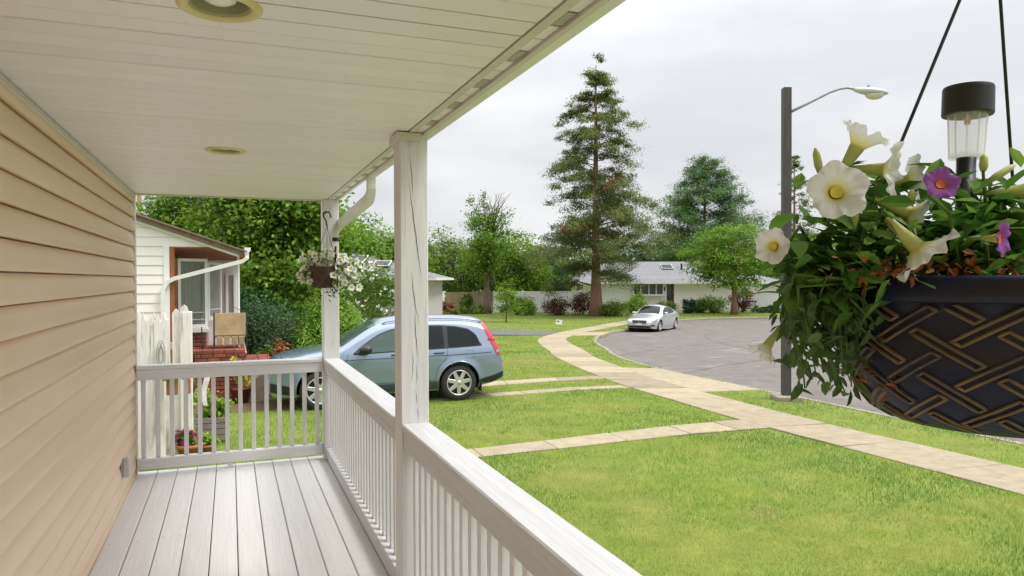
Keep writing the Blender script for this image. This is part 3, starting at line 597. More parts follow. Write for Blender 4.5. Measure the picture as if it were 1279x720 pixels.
# ------------------------------------------------------------------ vehicles
class Car:
    """body as a surface |y| = W(x,z): x runs from the nose (0) to the tail, z up"""
    def __init__(s, L_, top, bot, prof, plan, rtop, wheels, arch):
        s.L = L_; s.top = np.array(top).T; s.bot = np.array(bot).T; s.prof = np.array(prof).T; s.plan = np.array(plan).T; s.rtop = np.array(rtop).T; s.wheels = wheels; s.arch = arch
    @staticmethod
    def sm(x, T):                        # smooth interpolation through the control points
        xs, ys = T; h = np.diff(xs); d = np.diff(ys)/h; m = np.r_[d[0],(d[:-1]*h[1:]+d[1:]*h[:-1])/(h[1:]+h[:-1]),d[-1]]
        m[1:-1][d[:-1]*d[1:] <= 0] = 0
        i = np.clip(np.searchsorted(xs,x,side='right')-1,0,len(h)-1); t = np.clip((x-xs[i])/h[i],0,1)
        return (1+2*t)*(1-t)**2*ys[i]+t*(1-t)**2*h[i]*m[i]+t*t*(3-2*t)*ys[i+1]+t*t*(t-1)*h[i]*m[i+1]
    def zt(s, x): return s.sm(x,s.top)
    def W(s, x, z):
        x = np.asarray(x,float); z = np.asarray(z,float)
        w = s.sm(z,s.prof)*s.sm(x,s.plan); zt = s.zt(x); r = s.sm(x,s.rtop); q = np.clip((z-(zt-r))/r,0,1)
        for xw,zw,rw in s.wheels:         # flared arches
            d = np.hypot(x-xw,z-zw); w = w+.022*np.exp(-((d-s.arch)/.06)**2)*(z < .85)
        return w*(1-q**2.3)**(1/2.3)
    def ztop(s, x, y):                   # height of the upper surface at (x, y)
        lo = s.zt(x)-s.sm(x,s.rtop)*1.0-.35; hi = s.zt(x)*1.0
        for _ in range(40):
            mid = (lo+hi)/2; a = s.W(x,mid) > np.abs(y); lo = np.where(a,mid,lo); hi = np.where(a,hi,mid)
        return lo
    def body(s, m, parent, nx=150, nz=44):
        xs = np.r_[np.linspace(0,.12,8)**1.0, np.linspace(.14,s.L-.14,nx), np.linspace(s.L-.12,s.L,8)]
        v = (np.linspace(0,1,nz)); v = 1-(1-v)**1.6
        X = np.repeat(xs[:,None],nz,1); zb = s.sm(xs,s.bot); zt = s.zt(xs); Z = zb[:,None]+(zt-zb)[:,None]*v[None]
        Wd = s.W(X,Z); n0 = X.size; V = np.vstack([np.c_[X.ravel(),-Wd.ravel(),Z.ravel()],np.c_[X.ravel(),Wd.ravel(),Z.ravel()]])
        idx = np.arange(n0).reshape(X.shape); a = idx[:-1,:-1].ravel(); b = idx[1:,:-1].ravel(); c = idx[1:,1:].ravel(); d = idx[:-1,1:].ravel()
        cx = (X[:-1,:-1]+X[1:,1:]).ravel()/2; cz = (Z[:-1,:-1]+Z[1:,1:]).ravel()/2; keep = np.ones(len(a),bool)
        for xw,zw,rw in s.wheels: keep &= np.hypot(cx-xw,cz-zw) > s.arch
        F = np.vstack([np.c_[a,b,c,d][keep], np.c_[d,c,b,a][keep]+n0])
        endF = []
        for i in (0,X.shape[0]-1):
            for j in range(nz-1): endF.append((idx[i,j],idx[i,j+1],idx[i,j+1]+n0,idx[i,j]+n0))
        F = np.vstack([F,np.array(endF)])
        me = npmesh('body', V, F, m, True); bm = bmesh.new(); bm.from_mesh(me); bmesh.ops.remove_doubles(bm,verts=bm.verts,dist=.0008); bmesh.ops.recalc_face_normals(bm,faces=bm.faces); bm.to_mesh(me); bm.free()
        return link('body', me, parent)
    def patch(s, name, m, parent, xs, lo, hi, off=.004, nz=10, side=-1):
        """sheet that follows the body side between two curves lo(x) and hi(x)"""
        xs = np.asarray(xs); n = len(xs); t = np.linspace(0,1,nz); Z = lo[:,None]+(hi-lo)[:,None]*t[None]; X = np.repeat(xs[:,None],nz,1)
        Y = side*(s.W(X,Z)+off); V = np.c_[X.ravel(),Y.ravel(),Z.ravel()]; idx = np.arange(n*nz).reshape(n,nz)
        F = np.c_[idx[:-1,:-1].ravel(),idx[1:,:-1].ravel(),idx[1:,1:].ravel(),idx[:-1,1:].ravel()]
        if side > 0: F = F[:,::-1]
        return link(name, npmesh(name,V,F,m,True), parent)
    def poly_patch(s, name, m, parent, lo, hi, off=.004, n=26, nz=10, side=-1):
        lo = np.array(lo); hi = np.array(hi); xs = np.linspace(max(lo[0,0],hi[0,0]),min(lo[-1,0],hi[-1,0]),n)
        return s.patch(name,m,parent,xs,np.interp(xs,lo[:,0],lo[:,1]),np.maximum(np.interp(xs,hi[:,0],hi[:,1]),np.interp(xs,lo[:,0],lo[:,1])+.001),off,nz,side)
    def line(s, name, m, parent, pts, w=.006, off=.003, side=-1):
        pts = np.array(pts,float); sl = np.r_[0,np.cumsum(np.hypot(*np.diff(pts,axis=0).T))]; n = max(3,int(sl[-1]/.03)); q = np.linspace(0,sl[-1],n)
        P = np.c_[np.interp(q,sl,pts[:,0]),np.interp(q,sl,pts[:,1])]; t = np.gradient(P,axis=0); t /= np.linalg.norm(t,axis=1)[:,None]; nn = np.c_[-t[:,1],t[:,0]]*w/2
        A, B = P-nn, P+nn; V = np.vstack([np.c_[A[:,0],side*(s.W(A[:,0],A[:,1])+off),A[:,1]],np.c_[B[:,0],side*(s.W(B[:,0],B[:,1])+off),B[:,1]]]); i = np.arange(n-1)
        return link(name, npmesh(name,V,np.c_[i,i+1,i+1+n,i+n],m), parent)
    def top_patch(s, name, m, parent, x0, x1, w0, w1, off=.005, nx=22, ny=21):
        """screen that follows the upper surface between two stations"""
        xs = np.linspace(x0,x1,nx); X = np.repeat(xs[:,None],ny,1); hw = np.interp(xs,[min(x0,x1),max(x0,x1)],[w0,w1] if x0 < x1 else [w1,w0]); Y = hw[:,None]*np.linspace(-1,1,ny)[None]
        Z = s.ztop(X,Y)+off; V = np.c_[X.ravel(),Y.ravel(),Z.ravel()]; idx = np.arange(nx*ny).reshape(nx,ny)
        F = np.c_[idx[:-1,:-1].ravel(),idx[1:,:-1].ravel(),idx[1:,1:].ravel(),idx[:-1,1:].ravel()]
        return link(name, npmesh(name,V,F,m,True), parent)
K['tyre'] = mat('tyre_rubber', (.022,.020,.020), (.032,.03,.028), rough=.8, nscale=20)
K['alloy'] = mat('silver_alloy', (.62,.62,.61), rough=.32, metal=.75)
K['hubdark'] = mat('brake_dark', (.05,.05,.05), rough=.6, metal=.5)
K['blacktrim'] = mat('black_trim', (.015,.016,.018), rough=.4)
K['redlens'] = mat('red_lens', (.55,.012,.02), rough=.12, coat=1)
K['redlens2'] = mat('dark_red_lens', (.2,.006,.01), rough=.2)
K['clearlens'] = mat('headlamp_lens', (.34,.36,.39), rough=.1, metal=.4, coat=1)
K['carglass'] = mat('tinted_car_glass', (.012,.016,.017), rough=.06, spec=.22)
K['frontglass'] = mat('green_tint_car_glass', (.05,.085,.075), rough=.04, spec=.6)
K['chrome'] = mat('chrome', (.75,.75,.76), rough=.12, metal=1)
def wheel(parent, x, y, r, spokes, side, wd=.22, rimf=.70):
    w = thing('wheel', None, None, (x,y,r)); w.parent = parent
    sg = side; rr = r*rimf
    MB().lathe([(rr,-wd/2),(r*.80,-wd/2-.006),(r*.93,-wd/2+.008),(r*.985,-wd/2+.03),(r,-wd/2+.06),(r,wd/2-.06),(r*.985,wd/2-.03),(r*.93,wd/2-.008),(r*.8,wd/2+.006),(rr,wd/2)],44,axis='y').build('tyre', K['tyre'], w, True)
    f = sg*wd/2
    MB().lathe([(rr*1.01,f*.9),(rr*1.0,f*1.0),(rr*.93,f*1.0),(rr*.90,f*.8),(rr*.9,-f*.8)],40,axis='y').build('rim', K['alloy'], w, True)
    MB().lathe([(0,f*.25),(rr*.9,f*.25)],24,axis='y').build('brake', K['hubdark'], w)
    sp = MB()
    for k in range(spokes):
        a = 2*math.pi*k/spokes+.2; c_, s_ = math.cos(a), math.sin(a)
        def pt(rad, off, dep): return (c_*rad-s_*off, dep, s_*rad+c_*off)
        w0, w1 = rr*.17, rr*.13
        sp.add([pt(rr*.16,-w0,f*.95),pt(rr*.16,w0,f*.95),pt(rr*.92,w1,f*.93),pt(rr*.92,-w1,f*.93),pt(rr*.16,-w0,f*.55),pt(rr*.16,w0,f*.55),pt(rr*.92,w1,f*.6),pt(rr*.92,-w1,f*.6)],
               [(0,1,2,3),(7,6,5,4),(0,4,5,1),(1,5,6,2),(2,6,7,3),(3,7,4,0)])
    sp.build('spokes', K['alloy'], w, bevel=.004)
    MB().lathe([(0,f*1.02),(rr*.17,f*1.0),(rr*.2,f*.9),(rr*.2,f*.5)],20,axis='y').build('hub_cap', K['alloy'], w, True)
    return w
def arch_parts(car, root, m):
    for xw,zw,rw in car.wheels:
        for sd_ in (-1,1):
            mb = MB(); pts = []
            for a in np.linspace(-.35,math.pi+.35,30):
                x = xw+car.arch*math.cos(a); z_ = zw+car.arch*math.sin(a)
                if z_ < .2: continue
                pts.append((x,sd_*(float(car.W(x,z_))-.006),z_))
            mb.tube(pts,.014,6); mb.build('wheel_arch', m, root, True)
            lin = MB(); n = len(pts); v = [p for p in pts]+[(p[0],p[1]*.55,p[2]) for p in pts]
            lin.add(v,[(i,i+1,n+i+1,n+i) for i in range(n-1)]).build('arch_liner', K['blacktrim'], root)
# --- sport utility vehicle on the driveway strips, nose to the left
K['bluepaint'] = mat('pale_blue_metallic', (.235,.30,.40), rough=.22, metal=.45, coat=1.)
K['bluegrey'] = mat('grey_green_cladding', (.05,.06,.065), rough=.5)
WR = .358
suv = Car(4.52,
 top=[(0,.60),(.03,.74),(.10,.88),(.25,.97),(.55,1.04),(.95,1.10),(1.22,1.145),(1.36,1.22),(1.60,1.375),(1.85,1.52),(2.05,1.60),(2.35,1.655),(2.75,1.675),(3.3,1.668),(3.8,1.648),(4.08,1.605),(4.17,1.56),(4.25,1.44),(4.34,1.25),(4.41,1.06),(4.44,.92),(4.50,.82),(4.52,.70)],
 bot=[(0,.34),(.3,.26),(1.0,.24),(3.5,.25),(4.2,.32),(4.52,.42)],
 prof=[(.2,.80),(.3,.855),(.42,.885),(.55,.895),(.75,.908),(.92,.905),(1.02,.885),(1.1,.855),(1.3,.785),(1.5,.705),(1.62,.64),(1.72,.56)],
 plan=[(0,.66),(.04,.76),(.12,.84),(.3,.92),(.6,.975),(1.0,1.0),(3.4,1.0),(3.9,.985),(4.2,.95),(4.38,.90),(4.48,.83),(4.52,.76)],
 rtop=[(0,.16),(.4,.12),(1.1,.12),(1.7,.16),(2.2,.17),(3.8,.18),(4.2,.25),(4.52,.2)], wheels=[(.90,WR,WR),(3.52,WR,WR)], arch=.425)
sv_ = thing('parked_suv', 'pale blue sport utility vehicle parked behind the porch railing', 'car', (.58,13.88,0)); sv_.scale = (.975,.957,.957)
suv.body(K['bluepaint'], sv_); arch_parts(suv, sv_, K['bluepaint'])
for sd_ in (-1,1):
    for xw,zw,rw in suv.wheels: wheel(sv_, xw, sd_*.79, WR, 7, sd_)
belt = [(1.50,1.005),(1.9,1.02),(2.6,1.04),(3.3,1.06),(4.0,1.085)]
arc = [(1.50,1.01),(1.62,1.11),(1.80,1.235),(1.98,1.345),(2.20,1.425),(2.45,1.47),(2.8,1.495),(3.2,1.485),(3.5,1.46),(3.75,1.40),(3.90,1.29),(3.97,1.11),(4.0,1.09)]
def crop(c, a, b):
    xs = [p[0] for p in c]; ys = [p[1] for p in c]; q = [a]+[x for x in xs if a < x < b]+[b]; return [(x,float(np.interp(x,xs,ys))) for x in q]
for sd_ in (-1,1):
    suv.poly_patch('window_surround', K['blacktrim'], sv_, [(x,z-.018) for x,z in crop(belt,1.5,4.0)], [(x,z+.012) for x,z in arc], .002, 60, 10, sd_)
    for nm,a,b,m_ in (('front_door_window',1.545,2.44,'frontglass'),('rear_door_window',2.50,3.23,'carglass'),('quarter_window',3.32,3.955,'carglass')):
        suv.poly_patch(nm, K[m_], sv_, [(x,z+.004) for x,z in crop(belt,a,b)], [(x,z-.012) for x,z in crop(arc,a,b)], .006, 36, 10, sd_)
    suv.line('side_moulding', K['blacktrim'], sv_, [(1.33,.895),(2.4,.905),(3.4,.915),(4.20,.935)], .012, .005, sd_)
    suv.line('door_seam', K['blacktrim'], sv_, [(1.40,1.0),(1.36,.85),(1.36,.6),(1.42,.42)], .007, .002, sd_)
    suv.line('door_seam', K['blacktrim'], sv_, [(2.47,1.02),(2.465,.8),(2.46,.42)], .007, .002, sd_)
    suv.line('door_seam', K['blacktrim'], sv_, [(3.29,1.05),(3.285,.92),(3.24,.82),(3.12,.70),(3.06,.55),(3.04,.43)], .007, .002, sd_)
    suv.line('door_seam', K['blacktrim'], sv_, [(1.42,.425),(3.04,.432)], .007, .002, sd_)
    suv.poly_patch('sill_cladding', K['bluegrey'], sv_, [(1.30,.245),(3.12,.255)], [(1.30,.40),(3.12,.41)], .010, 40, 5, sd_)
    suv.poly_patch('bumper_cladding', K['blacktrim'], sv_, [(3.93,.33),(4.2,.33),(4.49,.43)], [(3.93,.40),(4.2,.46),(4.49,.54)], .008, 20, 5, sd_)
    suv.poly_patch('front_cladding', K['blacktrim'], sv_, [(.05,.35),(.46,.27)], [(.05,.52),(.3,.47),(.46,.42)], .008, 20, 5, sd_)
    suv.poly_patch('tail_light', K['redlens'], sv_, [(4.07,1.46),(4.16,1.22),(4.26,1.0),(4.33,.87),(4.425,.89)], [(4.07,1.545),(4.10,1.555),(4.17,1.50),(4.25,1.36),(4.33,1.17),(4.39,1.02),(4.415,.96)], .010, 34, 8, sd_)
    suv.poly_patch('reversing_lamp', K['clearlens'], sv_, [(4.30,.925),(4.40,.94)], [(4.30,.975),(4.40,.985)], .014, 8, 4, sd_)
    suv.poly_patch('light_divider', K['redlens2'], sv_, [(4.14,1.18),(4.30,1.16)], [(4.14,1.20),(4.30,1.18)], .014, 10, 3, sd_)
    suv.poly_patch('headlight', K['clearlens'], sv_, [(.06,.70),(.3,.74),(.55,.84)], [(.06,.78),(.25,.90),(.55,.92)], .008, 20, 6, sd_)
    suv.line('fuel_door', K['blacktrim'], sv_, [(3.66,.84),(3.66,.99),(3.82,.99),(3.82,.84),(3.66,.84)], .004, .002, sd_)
    for hx in (2.30,3.12):
        y = sd_*(float(suv.W(hx,.965))+.018); MB().tube([(hx-.10,y-sd_*.014,.96),(hx-.075,y,.962),(hx+.075,y,.968),(hx+.10,y-sd_*.014,.97)],.013,8).build('door_handle', K['blacktrim'], sv_, True)
    y = sd_*float(suv.W(1.66,1.05)); mb = MB(); prof = [(0,-.0),(.05,.008),(.085,.03),(.095,.065),(.085,.1),(.05,.125),(0,.13)]
    mm = MB().lathe([(.001,-.11),(.05,-.105),(.072,-.06),(.075,.0),(.07,.06),(.045,.10),(.001,.105)],16,axis='y').build('side_mirror', K['blacktrim'], sv_, True, loc=(1.70,y+sd_*.13,1.085)); mm.scale = (1.55,1.05,1.15)
    MB().tube([(1.70,y-sd_*.01,1.04),(1.72,y+sd_*.07,1.06)],.02,6).build('mirror_arm', K['blacktrim'], sv_)
    rr = [(x,sd_*.60,float(suv.ztop(np.array([x]),np.array([.60]))[0])+.028) for x in np.linspace(2.15,4.0,14)]; rr = [(2.08,sd_*.60,rr[0][2]-.035)]+rr+[(4.06,sd_*.59,rr[-1][2]-.045)]
    MB().tube(rr,.014,6).build('roof_rail', K['bluepaint'], sv_, True)
suv.top_patch('windscreen', K['frontglass'], sv_, 1.30, 1.97, .70, .53)
suv.top_patch('rear_window', K['carglass'], sv_, 4.19, 4.36, .60, .68)
MB().box(-.012,.02,-.42,.42,.66,.72).box(-.012,.02,-.40,.40,.56,.62).build('grille', K['blacktrim'], sv_)
MB().box(4.51,4.53,-.26,.26,.60,.72).build('number_plate', K['white'], sv_)
MB().add([(.3,-.7,.27),(4.2,-.7,.3),(4.2,.7,.3),(.3,.7,.27)],[(0,1,2,3)]).build('underbody', K['blacktrim'], sv_)
for sd_ in (-1,1): MB().box(3.96,3.985,sd_*.80-.09,sd_*.80+.09,.17,.40).build('mud_flap', K['blacktrim'], sv_)
# --- silver saloon by the far kerb, nose towards the porch
K['silver'] = mat('silver_metallic', (.60,.615,.65), rough=.28, metal=.6, coat=1.)
SR = .325
sal = Car(4.58,
 top=[(0,.50),(.04,.62),(.12,.70),(.4,.78),(.8,.86),(1.15,.92),(1.32,.96),(1.6,1.13),(1.95,1.31),(2.2,1.39),(2.55,1.425),(2.95,1.41),(3.3,1.34),(3.65,1.20),(3.95,1.06),(4.2,1.02),(4.45,.99),(4.55,.90),(4.58,.7)],
 bot=[(0,.24),(.4,.18),(4.1,.2),(4.58,.32)],
 prof=[(.15,.82),(.3,.86),(.5,.885),(.7,.89),(.82,.88),(.92,.845),(1.05,.78),(1.2,.70),(1.35,.60),(1.45,.5)],
 plan=[(0,.60),(.05,.72),(.15,.82),(.35,.91),(.7,.975),(1.1,1.0),(3.6,1.0),(4.2,.95),(4.5,.85),(4.58,.74)],
 rtop=[(0,.16),(.4,.12),(1.2,.12),(1.8,.16),(3,.16),(4,.14),(4.58,.14)], wheels=[(.86,SR,SR),(3.59,SR,SR)], arch=.375)
ang = math.atan2(.62,.78)
sl = thing('parked_sedan', 'silver sedan parked at the kerb in front of the white ranch house', 'car', (20.5,33.65,gz(21.5,34)-.12), ang)
sal.body(K['silver'], sl); arch_parts(sal, sl, K['silver'])
for sd_ in (-1,1):
    for xw,zw,rw in sal.wheels: wheel(sl, xw, sd_*.77, SR, 5, sd_, .21, .7)
b2 = [(1.45,.905),(2.3,.925),(3.0,.945),(3.55,.985)]; a2 = [(1.45,.93),(1.7,1.09),(1.95,1.20),(2.3,1.29),(2.65,1.31),(2.95,1.285),(3.25,1.20),(3.45,1.10),(3.55,1.0)]
for sd_ in (-1,1):
    sal.poly_patch('window_surround', K['chrome'], sl, [(x,z-.015) for x,z in b2], [(x,z+.012) for x,z in a2], .002, 40, 8, sd_)
    for nm,a,b in (('front_door_window',1.52,2.42),('rear_door_window',2.47,3.48)): sal.poly_patch(nm, K['carglass'], sl, [(x,z+.004) for x,z in crop(b2,a,b)], [(x,z-.01) for x,z in crop(a2,a,b)], .006, 26, 8, sd_)
    for p in ([(1.40,.9),(1.36,.6),(1.42,.3)],[(2.44,.92),(2.44,.3)],[(3.38,.95),(3.32,.75),(3.15,.55),(3.1,.32)]): sal.line('door_seam', K['blacktrim'], sl, p, .008, .002, sd_)
    sal.poly_patch('headlight', K['clearlens'], sl, [(.07,.56),(.3,.60),(.62,.72)], [(.07,.62),(.3,.71),(.62,.775)], .008, 20, 6, sd_)
    sal.poly_patch('fog_light', K['blacktrim'], sl, [(.04,.33),(.28,.33)], [(.04,.42),(.28,.40)], .006, 10, 4, sd_)
    y = sd_*float(sal.W(1.68,.95)); mm = MB().lathe([(.001,-.10),(.05,-.09),(.065,-.03),(.065,.03),(.045,.09),(.001,.10)],12,axis='y').build('side_mirror', K['silver'], sl, True, loc=(1.68,y+sd_*.10,.985)); mm.scale = (.7,1,.9)
    for hx in (2.28,3.1):
        yy = sd_*(float(sal.W(hx,.83))+.016); MB().tube([(hx-.1,yy-sd_*.012,.83),(hx,yy,.832),(hx+.1,yy-sd_*.012,.835)],.012,6).build('door_handle', K['silver'], sl)
sal.top_patch('windscreen', K['carglass'], sl, 1.37, 2.10, .66, .50)
sal.top_patch('rear_window', K['carglass'], sl, 3.1, 3.85, .48, .56)
MB().prism([(-.36,.50),(.36,.50),(.40,.60),(.38,.66),(-.38,.66),(-.40,.60)],'x',-.02,.05).build('grille', K['blacktrim'], sl)
gb = MB()
for zz in (.525,.555,.585,.615): gb.box(-.026,-.021,-.35,.35,zz,zz+.004)
gb.build('grille_bars', K['chrome'], sl)
MB().prism([(-.66,.25),(.66,.25),(.58,.37),(-.58,.37)],'x',-.012,.05).build('lower_intake', K['blacktrim'], sl)
MB().box(-.03,-.012,-.16,.16,.40,.49).build('number_plate', K['white'], sl)
lg = MB().lathe([(.035,-.004),(.045,-.004),(.045,.004),(.035,.004)],18,axis='x').build('badge', K['chrome'], sl, loc=(-.032,0,.575)); lg.scale = (1,1.25,.9)
MB().add([(.2,-.7,.22),(4.2,-.7,.25),(4.2,.7,.25),(.2,.7,.22)],[(0,1,2,3)]).build('underbody', K['blacktrim'], sl)
# ------------------------------------------------------------------ white gabled neighbour on the left
GY = 14.9
nb = thing('neighbour_house', 'white sided house with rust brown porch recess and brick base, left', 'house', (0,GY,0))
def rake(x): return 3.41+(x+1.61)*(2.79-3.41)/(.15+1.61)
ex = .175; z = .655; i = 0
while z < 4.6:                            # one course of siding after another, cut to the rake and the opening
    z1 = z+ex-.004; xr = -1.06 if z1 < 2.93 else (2.0)
    pts = []
    def lim(zz): return min(xr if zz < 2.94 else 9, (3.41-zz)/(.62/1.76)-1.61)
    x0 = -4.2; a, b = lim(z), lim(z1)
    if a > x0+.05:
        b = max(b,x0+.02); v = [(x0,-.016,z),(a,-.016,z),(b,-.002,z1),(x0,-.002,z1),(x0,.03,z),(a,.03,z),(b,.03,z1),(x0,.03,z1)]
        MB().add(v,[(0,1,2,3),(4,7,6,5),(0,4,5,1),(1,5,6,2),(2,6,7,3),(3,7,4,0)]).build('siding_board', K['white_siding'], nb)
    z += ex
MB().box(-4.2,-1.065,.031,.14,0,2.92).build('wall_core', K['white_siding'], nb)
MB().box(-1.16,-1.06,-.03,.13,.3,2.93).build('corner_trim', K['white'], nb, bevel=.004)
MB().box(-1.059,-.975,-.022,.13,.9,2.93).build('brown_jamb', K['brown'], nb, bevel=.004)
MB().box(-1.059,.13,-.020,.034,2.905,2.929).build('brown_header', K['brown'], nb)
# roof: rake board and sloping sheet
sl_ = (2.79-3.41)/1.76
def rk(x, o): return rake(x)+o
MB().prism([(-4.2,rk(-4.2,.0)),(.24,rk(.24,.0)),(.24,rk(.24,.09)),(-4.2,rk(-4.2,.09))],'y',-.16,-.022).build('rake_board', K['roof_brown'], nb)
MB().prism([(-4.2,rk(-4.2,-.05)),(.17,rk(.17,-.05)),(.17,rk(.17,-.004)),(-4.2,rk(-4.2,-.004))],'y',-.10,-.0225).build('rake_trim', K['white'], nb)
MB().prism([(-4.2,rk(-4.2,.091)),(.30,rk(.30,.091)),(.30,rk(.30,.12)),(-4.2,rk(-4.2,.12))],'y',-.22,9).build('roof', K['roof_brown'], nb)
MB().add([(-1.0,.035,2.904),(.15,.035,2.90),(.15,2.4,2.74),(-1.0,2.4,2.74)],[(0,1,2,3)]).build('porch_ceiling', K['brown'], nb)
MB().box(.16,.25,-.15,8.8,2.74,2.90).build('fascia', K['brown'], nb)
MB().prism([(.255,2.80),(.31,2.80),(.36,2.86),(.37,2.92),(.255,2.92)],'y',-.20,8.8).build('gutter', K['gutter'], nb)
MB().rect_tube([(.30,-.14,2.80),(.30,-.15,2.72),(.22,-.14,2.66),(-.98,-.06,2.33),(-1.10,-.05,2.26),(-1.17,-.05,2.12),(-1.17,-.05,.5)],.075,.09,up=(0,1,.01)).build('downspout', K['gutter'], nb)
# recessed wall and windows
MB().box(-.96,.14,2.4,2.5,.9,2.735).build('back_wall', K['white_siding'], nb)
MB().box(-1.05,-.96,.14,2.4,.9,2.73).build('recess_wall', K['brown'], nb)
def window_unit(parent, p0, p1, z0, z1, bars, m='glass', cur=True):
    """glazed unit between two plan points: frame, pane, bars, curtain behind"""
    a = Vector((*p0,0)); b = Vector((*p1,0)); t = (b-a).normalized(); nn = Vector((t.y,-t.x,0)); w = (b-a).length
    fr = MB(); fw = .055
    def bx(mb, u0,u1,v0,v1,d0,d1):
        P = lambda u,v,d: tuple(a+t*u+nn*d+Vector((0,0,v))); mb.add([P(u0,v0,d0),P(u1,v0,d0),P(u1,v0,d1),P(u0,v0,d1),P(u0,v1,d0),P(u1,v1,d0),P(u1,v1,d1),P(u0,v1,d1)],[(0,3,2,1),(4,5,6,7),(0,1,5,4),(1,2,6,5),(2,3,7,6),(3,0,4,7)])
    bx(fr,0,fw,z0,z1,-.03,.03); bx(fr,w-fw,w,z0,z1,-.03,.03); bx(fr,fw,w-fw,z1-fw,z1,-.03,.03); bx(fr,fw,w-fw,z0,z0+fw*1.3,-.03,.045)
    f_ = fr.build('window', K['white'], parent)
    pn = MB(); bx(pn,fw,w-fw,z0+fw,z1-fw,-.004,.004); pn.build('pane', K[m], f_)
    for v in bars:
        bb = MB(); bx(bb,fw,w-fw,v,v+.012,.006,.016); bb.build('glazing_bar', K['white'], f_)
    if cur:
        cu = MB(); n = 22; vv = []; 
        for j in range(n):
            u = fw+(w-2*fw)*j/(n-1); d = -.12-.03*math.sin(j*1.9); q = a+t*u+nn*d; vv += [(q.x,q.y,z0+.1),(q.x,q.y,z1-.06)]
        cu.add(vv,[(2*j,2*j+2,2*j+3,2*j+1) for j in range(n-1)]).build('curtain', K['curtain'], f_, True)
    return f_
window_unit(nb, (-.955,.42), (-.43,.62), 1.36, 2.72, (1.52,1.66))
window_unit(nb, (-.425,.62), (-.20,1.35), 1.50, 2.66, (1.7,))
window_unit(nb, (-.10,2.36), (.12,2.36), 1.5, 2.46, (), cur=False)
MB().box(-.97,-.40,.36,.70,1.28,1.355).build('window_sill', K['white'], nb, bevel=.005)
MB().tube([(.145,.1,.95),(.145,.1,2.74)],.022,8).build('porch_pole', K['white'], nb)
MB().box(-.958,-.46,.50,2.39,.4,1.279).build('brick_core', K['mortar'], nb)
bm_ = MB().box(0,.205,-.10,0,0,.062).mesh('brick', K['brick'], bevel=.004)
def brickwall(parent, x0, x1, y, z0, z1, rz=0.):
    z = z0; r_ = 0
    while z+.06 < z1:
        x = x0-(r_%2)*.108
        while x < x1-.02:
            xa = max(x,x0); xb = min(x+.205,x1)
            if xb-xa > .04:
                o = link('brick', bm_, parent, (xa+(0 if rz == 0 else 0),y+RNG.normal(0,.002),z)); o.scale = ((xb-xa)/.205,1,1)
            x += .216
        z += .074; r_ += 1
brickwall(nb, -.958, -.46, .498, .42, 1.28)
# side return of the brick base, towards the stoop
br2 = MB().box(-.1,0,0,.205,0,.062).mesh('brick', K['brick'], bevel=.004)
for r_ in range(11):
    for c in range(4): link('brick', br2, nb, (-.458,.51+c*.216+(r_%2)*.1,.44+r_*.074))
# brick stoop
st = thing('brick_stoop', 'red brick stoop with paved top below the white house window', 'steps', (0,14.6,0))
MB().box(-.62,.28,-.11,2.6,0,.93).build('core', K['mortar'], st)
brickwall(st, -.62, .28, -.108, .05, .93)
for c in range(5):
    for q in range(6): 
        o = link('brick', br2, st, (-.50+c*.187,-.20+q*.216,.935)); o.scale = (1.8,1,1)
MB().box(.285,.72,-.2,1.4,0,.70).build('lower_step', K['mortar'], st)
for q in range(7):
    o = link('brick', br2, st, (.49,-.21+q*.216,.702)); o.scale = (2.0,1,.8)
    o = link('brick', br2, st, (.725,-.21+q*.216,.702)); o.scale = (2.2,1,.8)
MB().tube([(.66,-.12,.70),(.60,-.10,1.5)],.006,6).build('handrail_post', K['blackmetal'], st)
MB().tube([(.60,-.10,1.5),(.05,.35,1.78)],.005,6).build('handrail', K['blackmetal'], st)
# patio glider
K['canvas'] = mat('tan_canvas', (.27,.19,.10), (.36,.27,.15), rough=.9, nscale=5, bump=.2, bscale=60)
ch = thing('patio_chair', 'tan canvas backed patio chair on the brick stoop', 'chair', (0,14.75,1.0), 0)
MB().prism([(-.02,.24),(.03,.24),(.13,.66),(.08,.67)],'x',-.29,.27).build('backrest', K['canvas'], ch, bevel=.012)
for q in range(4): MB().box(-.25+q*.13,-.15+q*.13,-.03,.0,.06,.22).build('back_panel', K['canvas'], ch, bevel=.008)
MB().box(-.29,.27,-.01,.48,.20,.238).build('seat', K['canvas'], ch, bevel=.01)
for x in (-.30,.28):
    MB().tube([(x,.0,0),(x,-.01,.24),(x,.10,.68)],.013,6).build('leg', K['blackmetal'], ch); MB().tube([(x,.5,0),(x,.46,.45),(x,.02,.46)],.013,6).build('arm', K['blackmetal'], ch)
MB().prism([(-.02,0),(.4,0),(-.02,.42)],'x',-.52,-.50).build('side_wing', K['black'], ch)

# ------------------------------------------------------------------ picket fence and garden pots beyond the porch end
K['weathered'] = mat('weathered_white_pickets', (.74,.70,.68), (.84,.80,.78), rough=.8, nscale=5, stretch=(4,4,.5), bump=.4, bscale=14, c3=(.42,.39,.36), c3t=(.52,.70), c3s=4)
pf = thing('picket_fence', 'weathered white picket fence between the two houses', 'fence', (0,10.05,0))
def picket(w, h, th=.02, pts='dog'):
    if pts == 'dog': p = [(-w/2,0),(w/2,0),(w/2,h-.06),(w*.22,h-.02),(0,h),(-w*.22,h-.02),(-w/2,h-.06)]
    else: p = [(-w/2,0),(w/2,0),(w/2,h-.09),(w*.3,h-.10),(w*.18,h-.05),(0,h),(-w*.18,h-.05),(-w*.3,h-.10),(-w/2,h-.09)]
    return MB().prism(p,'y',-th/2,th/2).mesh('picket', K['weathered'], bevel=.003)
pm = [picket(.09,1.92), picket(.09,1.88,pts='x'), picket(.086,1.78,pts='x')]
